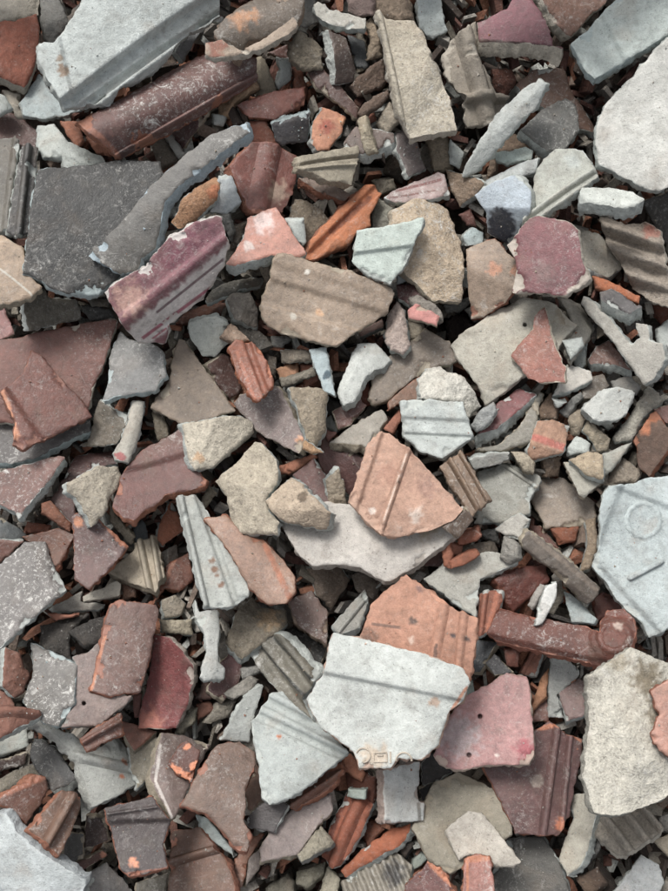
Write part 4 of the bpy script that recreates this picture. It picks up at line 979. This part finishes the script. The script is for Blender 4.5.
        p -= np.minimum(.0032, sh['th'] * 1e-3 * .3) * scar_w(u, v)
        p = np.maximum(p, -.75 * sh['th'] * 1e-3 if not any(t[0] in ('fold', 'cyl', 'hole') for t in sh['x']) else -1)
        return X + n * p[:, None], d, nz

    top, d, nz = surf(u, v)
    # colour of the face: tint with stains and painted hole shade, rim wear
    cc = PAL[sh['col']] if isinstance(sh['col'], str) else sh['col']
    face = lin(sh['col']) * ((.78 if cc[0] - cc[2] > 22 and cc[0] < 152 else .9) if fin in 'gz' else (.93 if fin == 'k' else 1.0))
    core = lin(sh['core'])
    T = np.tile(face, (len(u), 1))
    T *= (1 + .10 * np.array([fbm(a * .02 + seed, b * .02, 1.5, 2) for a, b in V2]))[:, None]
    for t in sh['x']:
        if t[0] in ('spot', 'band'):
            if t[0] == 'spot':
                r = np.hypot(u - t[1], v - t[2]) / (t[3] / Z)
                cc = lin(t[4])
            else:
                r = seg_d(t, u, v) / (t[5] / Z / 2)
                cc = lin(t[6])
            nn = np.array([fbm(a * .16, b * .16, seed + 2, 3) for a, b in V2])
            soft = .25 if (t[0] == 'band' or t[3] < 30) else .6
            w = sst((1.0 - r + nn * (.55 if t[0] == 'spot' else (.35 if t[5] > 12 else .15))) / soft)[:, None]
            T = T * (1 - w) + cc * w
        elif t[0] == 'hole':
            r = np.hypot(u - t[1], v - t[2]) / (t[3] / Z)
            T[r < 1.0] *= .5  # shade inside the nail hole put into the tint
    sc = sh['sc'] if sh['sc'] is not None else dict(c=.12, s=.15, g=.4, z=.25, k=.2)[fin]
    edge = np.exp(-d / 1.9)
    aux = np.stack([edge, np.full_like(d, sc), scar_w(u, v)], 1)
    # broken sides
    rim_top, _, _ = surf(ol[:, 0], ol[:, 1], rim=True)
    nrings = 4 if size > 22 and coarse == 1 else 2
    outw = -inn
    rings = [rim_top]
    offl = off
    sidel = sh['th'] * 1e-3
    for k in range(1, nrings + 1):
        t = k / nrings
        base = rim_top + offl * t
        nn = np.array([fbm(p_[0] * 120, p_[1] * 120, p_[2] * 120 + seed, 3) for p_ in base])
        a = (.0026 if sidel > .009 else .0013) * (1 if size > 25 else .6)
        lateral = np.stack([outw[:, 0], -outw[:, 1], np.zeros(len(ol))], 1)
        bul = nn * a - (.0012 * (t ** 2)) + (.0006 * math.sin(t * 3.1))
        if k == nrings:
            bul -= .0012
        rings.append(base + lateral * bul[:, None])
    bottom = rings[-1]
    return dict(top=top, tris=tris, T=T, aux=aux, core=core, rings=rings, u=u, v=v, ol=ol)


def add_attr(me, T, core, aux):
    a = me.attributes.new('tint', 'FLOAT_COLOR', 'POINT')
    a.data.foreach_set('color', np.concatenate([T, np.ones((len(T), 1))], 1).astype(np.float32).ravel())
    c = np.tile(core, (len(T), 1)) if core.ndim == 1 else core
    a = me.attributes.new('core', 'FLOAT_COLOR', 'POINT')
    a.data.foreach_set('color', np.concatenate([c, np.ones((len(T), 1))], 1).astype(np.float32).ravel())
    a = me.attributes.new('aux', 'FLOAT_VECTOR', 'POINT')
    a.data.foreach_set('vector', aux.astype(np.float32).ravel())


def mesh_obj(name, V, F, mats, midx, T, core, aux, loc, parent=None):
    me = bpy.data.meshes.new(name)
    me.from_pydata([tuple(p) for p in (V - loc)], [], F)
    for m in mats:
        me.materials.append(m)
    if midx is not None:
        me.polygons.foreach_set('material_index', midx)
    me.polygons.foreach_set('use_smooth', [True] * len(me.polygons))
    add_attr(me, T, core, aux)
    me.update()
    o = bpy.data.objects.new(name, me)
    COL.objects.link(o)
    if parent is None:
        o.location = loc
    else:
        o.parent = parent
    return o


def orient(V, F, up):
    a, b, c = (V[F[0][i]] for i in range(3))
    tot = np.zeros(3)
    for f in F[:: max(1, len(F) // 60)]:
        tot += np.cross(V[f[1]] - V[f[0]], V[f[2]] - V[f[0]])
    if tot @ up < 0:
        return [f[::-1] for f in F]
    return F


def side_mesh(G):
    nb = len(G['ol'])
    R = G['rings']
    V = np.concatenate(R)
    F = []
    for k in range(len(R) - 1):
        for i in range(nb):
            j = (i + 1) % nb
            F.append((k * nb + i, k * nb + j, (k + 1) * nb + j, (k + 1) * nb + i))
    c = V.mean(0)
    s_ = 0.0
    for f in F[:nb]:
        nrm = np.cross(V[f[1]] - V[f[0]], V[f[3]] - V[f[0]])
        s_ += nrm @ ((V[f[0]] - c) * np.array([1, 1, 0]))
    if s_ < 0:
        F = [f[::-1] for f in F]
    return V, F


def bottom_faces(G):
    R = G['rings'][-1]
    t = tessellate_polygon([[Vector((p[0], p[1], 0)) for p in R]])
    return R, [tuple(f) for f in t]


def sub(V, F, arrs):
    ids = sorted({i for f in F for i in f})
    mp = {k: i for i, k in enumerate(ids)}
    return V[ids], [tuple(mp[i] for i in f) for f in F], [a[ids] for a in arrs]


def islands(fs, ids):
    par = {}

    def find(a):
        while par.setdefault(a, a) != a:
            par[a] = par[par[a]]
            a = par[a]
        return a
    for f in fs:
        for i in f[1:]:
            par[find(i)] = find(f[0])
    out = {}
    for f, k in zip(fs, ids):
        out.setdefault(find(f[0]), []).append(k)
    return list(out.values())


def build(sh, seed):
    G = geometry(sh, seed)
    loc = G['top'].mean(0)
    mat = MATS[sh['fin']]
    edge_mat = MATS['x']
    core = G['core']
    top, tris = G['top'], orient(G['top'], G['tris'], sh['n'])
    split = sh['label'] is not None and sh['e'] is not None and sh['size'] > 22
    ribs = []
    if sh['label'] is not None:
        cu = np.array([G['u'][list(f)].mean() for f in tris])
        cv = np.array([G['v'][list(f)].mean() for f in tris])
        taken = np.zeros(len(tris), bool)
        for t in sh['x']:
            m = None
            if t[0] == 'rib' and t[6] >= 2.5:
                m = np.abs(line_c(t, cu, cv)[0]) < t[5] / Z / 2 * .96
                nm = 'rib'
            elif t[0] == 'bar':
                m = seg_d(t, cu, cv) < t[5] / Z / 2 * .98
                nm = 'raised_bar'
            elif t[0] == 'ring':
                m = np.abs(np.hypot(cu - t[1], cv - t[2]) - t[3] / Z) < t[4] / Z / 2
                nm = 'raised_ring'
            elif t[0] == 'hole':
                m = np.hypot(cu - t[1], cv - t[2]) < t[3] / Z * 1.0
                nm = 'nail_hole'
            if m is not None:
                m = m & ~taken
                ids = np.nonzero(m)[0]
                for isl in islands([tris[i] for i in ids], ids):
                    if len(isl) > 10:
                        taken[isl] = True
                        ribs.append((nm, [tris[i] for i in isl]))
        tris = [f for f, k in zip(tris, taken) if not k]
    SV, SF = side_mesh(G)
    BV, BF = bottom_faces(G)
    BF = orient(BV, BF, -sh['n'])
    sT = np.tile(core, (len(SV), 1))
    sA = np.zeros((len(SV), 3))
    Vs, Ts, As = [top], [G['T']], [G['aux']]
    F = list(tris)
    mi = [0] * len(F)
    if not split:
        o0 = len(top)
        Vs.append(SV); Ts.append(sT); As.append(sA)
        F += [tuple(i + o0 for i in f) for f in SF]
        mi += [1] * len(SF)
    o0 = sum(len(v_) for v_ in Vs)
    Vs.append(BV); Ts.append(np.tile(core, (len(BV), 1))); As.append(np.zeros((len(BV), 3)))
    F += [tuple(i + o0 for i in f) for f in BF]
    mi += [1] * len(BF)
    V = np.concatenate(Vs); T = np.concatenate(Ts); A = np.concatenate(As)
    V, F, (T, A) = sub(V, F, [T, A])
    o = mesh_obj(sh['name'], V, F, [mat, edge_mat], mi, T, core, A, loc)
    if split:
        mesh_obj('broken_edge', SV, SF, [edge_mat], None, sT, core, sA, loc, o)
    for nm, fs in ribs:
        rv, rf, (rt, ra) = sub(top, fs, [G['T'], G['aux']])
        mesh_obj(nm, rv, rf, [mat], None, rt, core, ra, loc, o)
    if any(t[0] == 'letters' for t in sh['x']):
        letters(sh, o, loc, mat)
    o['group'] = GRP[sh['name']]
    o['category'] = dict(tile_shard='tile shard', tile_chip='tile chip', stone_chunk='stone', clay_fragment='clay fragment')[sh['name']]
    sh['obj'] = o
    return o


def letters(sh, parent, loc, mat):
    """the remains of the moulded maker's lettering: thin raised strokes"""
    def q(pts):
        return [(x / Z + 300, y / Z + 691) for x, y in pts]
    arc = lambda cx, cy, r, a0, a1, k=12: [(cx + r * math.cos(math.radians(a0 + (a1 - a0) * i / k)), cy + r * math.sin(math.radians(a0 + (a1 - a0) * i / k))) for i in range(k + 1)]
    strokes = [
        ('raised_letter', [arc(210, 215, 24, -160, 95)]),
        ('raised_letter', [[(246, 238), (246, 207), (288, 205), (290, 236), (246, 238)], [(258, 216), (277, 216)]]),
        ('raised_letter', [[(301, 203), (302, 241)]]),
        ('raised_letter', [arc(346, 232, 26, -185, 5)]),
    ]
    for nm, lines in strokes:
        V, F = [], []
        for ln in lines:
            pts = np.array(q(ln))
            dn = [pts[0]]
            for a, b in zip(pts[:-1], pts[1:]):
                k = max(1, int(np.linalg.norm(b - a) / 1.2))
                for i in range(1, k + 1):
                    dn.append(a + (b - a) * i / k)
            pts = np.array(dn)
            tg = np.gradient(pts, axis=0)
            tg /= np.linalg.norm(tg, axis=1)[:, None] + 1e-9
            nr = np.stack([-tg[:, 1], tg[:, 0]], 1)
            b0 = len(V)
            w = 1.15
            for i in range(len(pts)):
                for sgn, hh in ((-1, -.0012), (-.45, .0016), (.45, .0016), (1, -.0012)):
                    c = pts[i] + nr[i] * sgn * w
                    X = plane_pts(np.array([c[0]]), np.array([c[1]]), sh['P0'], sh['n'])[0]
                    p = profile(sh, np.array([c[0]]), np.array([c[1]]))[0]
                    V.append(X + sh['n'] * (p + hh))
            for i in range(len(pts) - 1):
                for j in range(3):
                    F.append((b0 + i * 4 + j, b0 + i * 4 + j + 1, b0 + i * 4 + j + 5, b0 + i * 4 + j + 4))
            F.append((b0, b0 + 1, b0 + 2, b0 + 3))
            e0 = b0 + (len(pts) - 1) * 4
            F.append((e0 + 3, e0 + 2, e0 + 1, e0))
        V = np.array(V)
        T = np.tile(lin((184, 172, 156)), (len(V), 1))
        A = np.zeros((len(V), 3)); A[:, 1] = .2
        mesh_obj(nm, V, F, [mat], None, T, lin('TN'), A, loc, parent)


# ------------------------------------------------------------------ ground and the bed of small rubble under the heap
def simple_mat(name, c1, c2, scale):
    m = bpy.data.materials.new(name)
    m.use_nodes = True
    N, L = m.node_tree.nodes, m.node_tree.links
    b = N['Principled BSDF']
    n = N.new('ShaderNodeTexNoise'); n.inputs['Scale'].default_value = scale; n.inputs['Detail'].default_value = 9
    r = N.new('ShaderNodeValToRGB')
    r.color_ramp.elements[0].color = c1 + (1,); r.color_ramp.elements[1].color = c2 + (1,)
    r.color_ramp.elements[0].position = .35; r.color_ramp.elements[1].position = .65
    tc = N.new('ShaderNodeTexCoord')
    bp = N.new('ShaderNodeBump'); bp.inputs['Distance'].default_value = .004
    L.new(tc.outputs['Object'], n.inputs['Vector']); L.new(n.outputs['Fac'], r.inputs[0]); L.new(r.outputs[0], b.inputs['Base Color'])
    L.new(n.outputs['Fac'], bp.inputs['Height']); L.new(bp.outputs[0], b.inputs['Normal'])
    b.inputs['Roughness'].default_value = .95
    return m


me = bpy.data.meshes.new('ground')
NG = 60
gv, gf = [], []
for j in range(NG + 1):
    for i in range(NG + 1):
        x, y = (i / NG - .5) * 6, (j / NG - .5) * 6
        gv.append((x, y, FLOOR - .004 + .006 * fbm(x * 6, y * 6, 0, 4)))
for j in range(NG):
    for i in range(NG):
        a = j * (NG + 1) + i
        gf.append((a, a + 1, a + NG + 2, a + NG + 1))
me.from_pydata(gv, [], gf)
me.materials.append(simple_mat('soil', (.05, .042, .034), (.11, .09, .07), 90))
ground = bpy.data.objects.new('ground', me)
COL.objects.link(ground)
ground['kind'] = 'structure'

cover = np.zeros((GH, GW), bool)
for sh in SH:
    ii, jj, cu, cv = cells(sh['poly'])
    f = inside(cu, cv, np.asarray(sh['poly']))
    cover[jj[f], ii[f]] = True

rnd = random.Random(11)
BEDCOL = [(170, 164, 154), (176, 178, 172), (166, 110, 84), (120, 84, 74), (96, 92, 88), (134, 128, 116), (150, 100, 78), (110, 104, 94), (158, 154, 146), (84, 74, 68), (128, 112, 100), (104, 72, 64), (140, 134, 124)]


class Bag:
    def __init__(s_):
        s_.V, s_.F, s_.T, s_.n = [], [], [], 0

    def add(s_, V, F, T):
        s_.V.append(V); s_.T.append(T)
        s_.F += [tuple(i + s_.n for i in f) for f in F]
        s_.n += len(V)


def rand_poly(u, v, r, rnd, k=None):
    k = k or rnd.randint(3, 5)
    an = rnd.uniform(0, 6.28)
    asp = rnd.uniform(.3, .95)
    ro = rnd.uniform(0, 3.14)
    out = []
    for i in range(k):
        a = an + 6.283 * (i + rnd.uniform(-.28, .28)) / k
        x, y = r * math.cos(a) * rnd.uniform(.8, 1.1), r * asp * math.sin(a) * rnd.uniform(.8, 1.1)
        out.append((u + x * math.cos(ro) - y * math.sin(ro), v + x * math.sin(ro) + y * math.cos(ro)))
    return out


bed = Bag()


def bed_chip(poly, th, deep, col):
    sh = dict(poly=poly, e=None, th=th, x=[], fin='s')
    pose(sh, rnd)
    j = .7
    n = np.array([rnd.uniform(-j, j), rnd.uniform(-j, j), 1.0]); n /= np.linalg.norm(n)
    sh['n'] = n; sh['off'] = -n * th * 1e-3
    drop(sh, .8)
    a = np.asarray(poly)
    if area2(a) > 0:
        a = a[::-1]
    c = a.mean(0)
    ins = c + (a - c) * .94
    t0 = plane_pts(ins[:, 0], ins[:, 1], sh['P0'], n)
    t1 = plane_pts(a[:, 0], a[:, 1], sh['P0'], n) - n * .0007
    b = t1 + sh['off'] + np.random.RandomState(bed.n % 9999).uniform(-.0015, .0015, t1.shape)
    V = np.concatenate([t0, t1, b])
    m = len(a)
    F = [tuple(range(m)), tuple(range(3 * m - 1, 2 * m - 1, -1))]
    for i in range(m):
        k = (i + 1) % m
        F.append((i, m + i, m + k, k))
        F.append((m + i, 2 * m + i, 2 * m + k, m + k))
    cl = lin(col)
    bed.add(V, F, np.tile(cl, (len(V), 1)))


u0, u1, v0, v1 = -MARG + 40, PW + MARG - 40, -MARG + 40, PH + MARG - 40
cnt = 0
for k in range(2400):                                    # deep layer everywhere
    u, v = rnd.uniform(u0, u1), rnd.uniform(v0, v1)
    bed_chip(rand_poly(u, v, rnd.uniform(12, 30), rnd), rnd.uniform(9, 17), True, rnd.choice(BEDCOL))
for k in range(11000):                                    # what holds the visible shards up
    u, v = rnd.uniform(u0, u1), rnd.uniform(v0, v1)
    r = rnd.choice((rnd.uniform(5, 12), rnd.uniform(9, 22)))
    poly = rand_poly(u, v, r, rnd)
    if -12 < u < PW + 12 and -12 < v < PH + 12:
        ii, jj, cu, cv = cells(poly)
        f = inside(cu, cv, np.asarray(poly))
        hole = (~cover[jj, ii])[f].mean() if f.any() else 0
        if f.any() and HMAP[jj, ii][f].max() > (-.014 if hole < .06 else -.024):
            continue
    else:
        if HMAP[int((v + MARG) / CELL), int((u + MARG) / CELL)] > -.014:
            continue
    bed_chip(poly, rnd.uniform(6, 14), False, rnd.choice(BEDCOL))
    cnt += 1

for k in range(9000):                                    # splinters standing and lying in the hollows between
    u, v = rnd.uniform(-10, PW + 10), rnd.uniform(-10, PH + 10)
    if cover[int((v + MARG) / CELL), int((u + MARG) / CELL)]:
        continue
    r, ro = rnd.uniform(5, 15), rnd.uniform(0, 3.14)
    w = r * rnd.uniform(.14, .4)
    poly = [(u + x * math.cos(ro) - y * math.sin(ro), v + x * math.sin(ro) + y * math.cos(ro)) for x, y in
            ((-r, -w * rnd.uniform(.3, 1)), (r * rnd.uniform(.7, 1), -w), (r, w * rnd.uniform(.3, 1)), (-r * rnd.uniform(.6, 1), w))]
    ii, jj, cu, cv = cells(poly)
    f = inside(cu, cv, np.asarray(poly))
    if f.any() and HMAP[jj, ii][f].max() > -.012:
        continue
    bed_chip(poly, rnd.uniform(8, 20), False, rnd.choice(BEDCOL))

# ------------------------------------------------------------------ let the shards down, lowest first
SH.sort(key=lambda d: d['order'])
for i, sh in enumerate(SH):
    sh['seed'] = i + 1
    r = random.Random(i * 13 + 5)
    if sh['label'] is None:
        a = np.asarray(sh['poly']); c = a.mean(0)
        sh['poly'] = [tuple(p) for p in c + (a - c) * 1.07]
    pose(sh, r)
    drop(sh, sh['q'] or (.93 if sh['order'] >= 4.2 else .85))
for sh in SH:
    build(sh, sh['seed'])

# the heap goes on beyond the picture
outer = []
for k in range(1300):
    r = rnd.choice([rnd.uniform(22, 40), rnd.uniform(35, 75)])
    u, v = rnd.uniform(u0 + 30, u1 - 30), rnd.uniform(v0 + 30, v1 - 30)
    m = r * 1.15 + 10
    if -m < u < PW + m and -m < v < PH + m:
        continue
    if HMAP[int((v + MARG) / CELL), int((u + MARG) / CELL)] > .008:
        continue
    src = rnd.choice(SH)
    sh = dict(poly=rand_poly(u, v, r, rnd, rnd.randint(4, 7)), e=None, th=rnd.uniform(11, 17), x=[], fin='g', label='x', col=src['col'], core=src['core'], sc=.3, name='tile_shard')
    pose(sh, rnd)
    drop(sh, .85)
    G = geometry(sh, 1000 + k, coarse=3.4)
    bed.add(G['top'], orient(G['top'], G['tris'], sh['n']), G['T'])
    SV, SF = side_mesh(G)
    bed.add(SV, SF, np.tile(G['core'], (len(SV), 1)))

V = np.concatenate(bed.V); T = np.concatenate(bed.T)
o = mesh_obj('rubble_bed', V, bed.F, [MATS['s']], None, T, lin('TN'), np.zeros((len(V), 3)), np.zeros(3))
o.data.polygons.foreach_set('use_smooth', [False] * len(o.data.polygons))
o['kind'] = 'stuff'
o['label'] = 'countless small tile chips filling the hollows under the shards'
o['category'] = 'rubble'

# grit and crumbs lying on the faces
grit = Bag()
flat = [sh for sh in SH if sh['fin'] in 'cgzk' and sh['size'] > 30]
for k in range(3000):
    sh = rnd.choice(flat)
    a = np.asarray(sh['poly'])
    u, v = rnd.uniform(a[:, 0].min(), a[:, 0].max()), rnd.uniform(a[:, 1].min(), a[:, 1].max())
    uu, vv = np.array([u]), np.array([v])
    if not inside(uu, vv, a)[0] or seg_dist(uu, vv, a)[0] < 3:
        continue
    if fbm(u * .03, v * .03, 5.5, 3) < rnd.uniform(-.45, .5):
        continue
    X = plane_pts(uu, vv, sh['P0'], sh['n'])[0] + sh['n'] * profile(sh, uu, vv)[0]
    if HMAP[int((v + MARG) / CELL), int((u + MARG) / CELL)] > X[2] + .004:
        continue
    r = rnd.choice((rnd.uniform(.0004, .0009), rnd.uniform(.0006, .0017)))
    V = np.array([(1, 0, 0), (-.5, .87, 0), (-.5, -.87, .1), (.1, 0, .9), (0, .1, -.8)]) * r
    V = V + np.random.RandomState(k).uniform(-.35, .35, V.shape) * r
    cl = lin(rnd.choice(BEDCOL[:3] + [sh['core'], sh['core'], sh['core'], (150, 138, 122)]))
    grit.add(V + X + sh['n'] * r * .3, [(0, 1, 3), (1, 2, 3), (2, 0, 3), (1, 0, 4), (2, 1, 4), (0, 2, 4)], np.tile(cl, (5, 1)))
V = np.concatenate(grit.V)
o = mesh_obj('grit', V, grit.F, [MATS['k']], None, np.concatenate(grit.T), lin('TN'), np.zeros((len(V), 3)), np.zeros(3))
o.data.polygons.foreach_set('use_smooth', [False] * len(o.data.polygons))
o['kind'] = 'stuff'
o['label'] = 'fine crumbs and grit scattered over the shards'
o['category'] = 'grit'

# ------------------------------------------------------------------ labels
LM = [(sh['lm'], np.asarray(sh['poly']), sh) for sh in SH if sh['lm']]


def near(sh):
    a = np.asarray(sh['poly'])
    c = a.mean(0)
    ds = []
    for lm, poly, s2 in LM:
        if s2 is sh:
            continue
        dd = seg_dist(a[:, 0], a[:, 1], poly).min() + .25 * seg_dist(c[:1], c[1:], poly)[0]
        ds.append((dd, lm))
    ds.sort()
    return [b for a_, b in ds]


def colour_word(c):
    if isinstance(c, str):
        return CNAME[c]
    return CNAME[min(PAL, key=lambda k: sum((x - y) ** 2 for x, y in zip(PAL[k], c)))]


used = {}
for sh in SH:
    if sh['label']:
        used.setdefault(sh['label'], []).append(sh)
for sh in SH:
    if sh['label'] is None:
        a = np.asarray(sh['poly'])
        ev = np.sqrt(np.maximum(np.linalg.eigvalsh(np.cov((a - a.mean(0)).T)), 1e-3))
        asp = ev[1] / ev[0]
        shape = 'narrow' if asp > 2.4 else ('three-cornered' if len(a) == 3 else ('blocky' if asp < 1.35 else 'angular'))
        kind = dict(tile_chip='tile chip', stone_chunk='stone', clay_fragment='clay bit')[sh['name']]
        nb = near(sh)
        base = '%s %s %s %s' % ('tiny' if sh['size'] < 13 else 'small', shape, colour_word(sh['col']), kind)
        cands = [base + ' beside the ' + nb[0]] + [base + ' between %s and %s' % (nb[i], nb[j]) for i, j in ((0, 1), (0, 2), (1, 2), (0, 3))]
        for lb in cands:
            if lb not in used and len(lb.split()) <= 16:
                break
        used.setdefault(lb, []).append(sh)
        sh['label'] = lb
for sh in SH:
    sh['obj']['label'] = sh['label']
for lb, l in used.items():
    if len(l) > 1 or len(lb.split()) > 16 or len(lb.split()) < 4:
        print('LABEL?', lb, len(l))
print('shards', len(SH), 'bed', cnt, 'tris', sum(len(o.data.polygons) for o in bpy.data.objects if o.type == 'MESH'))
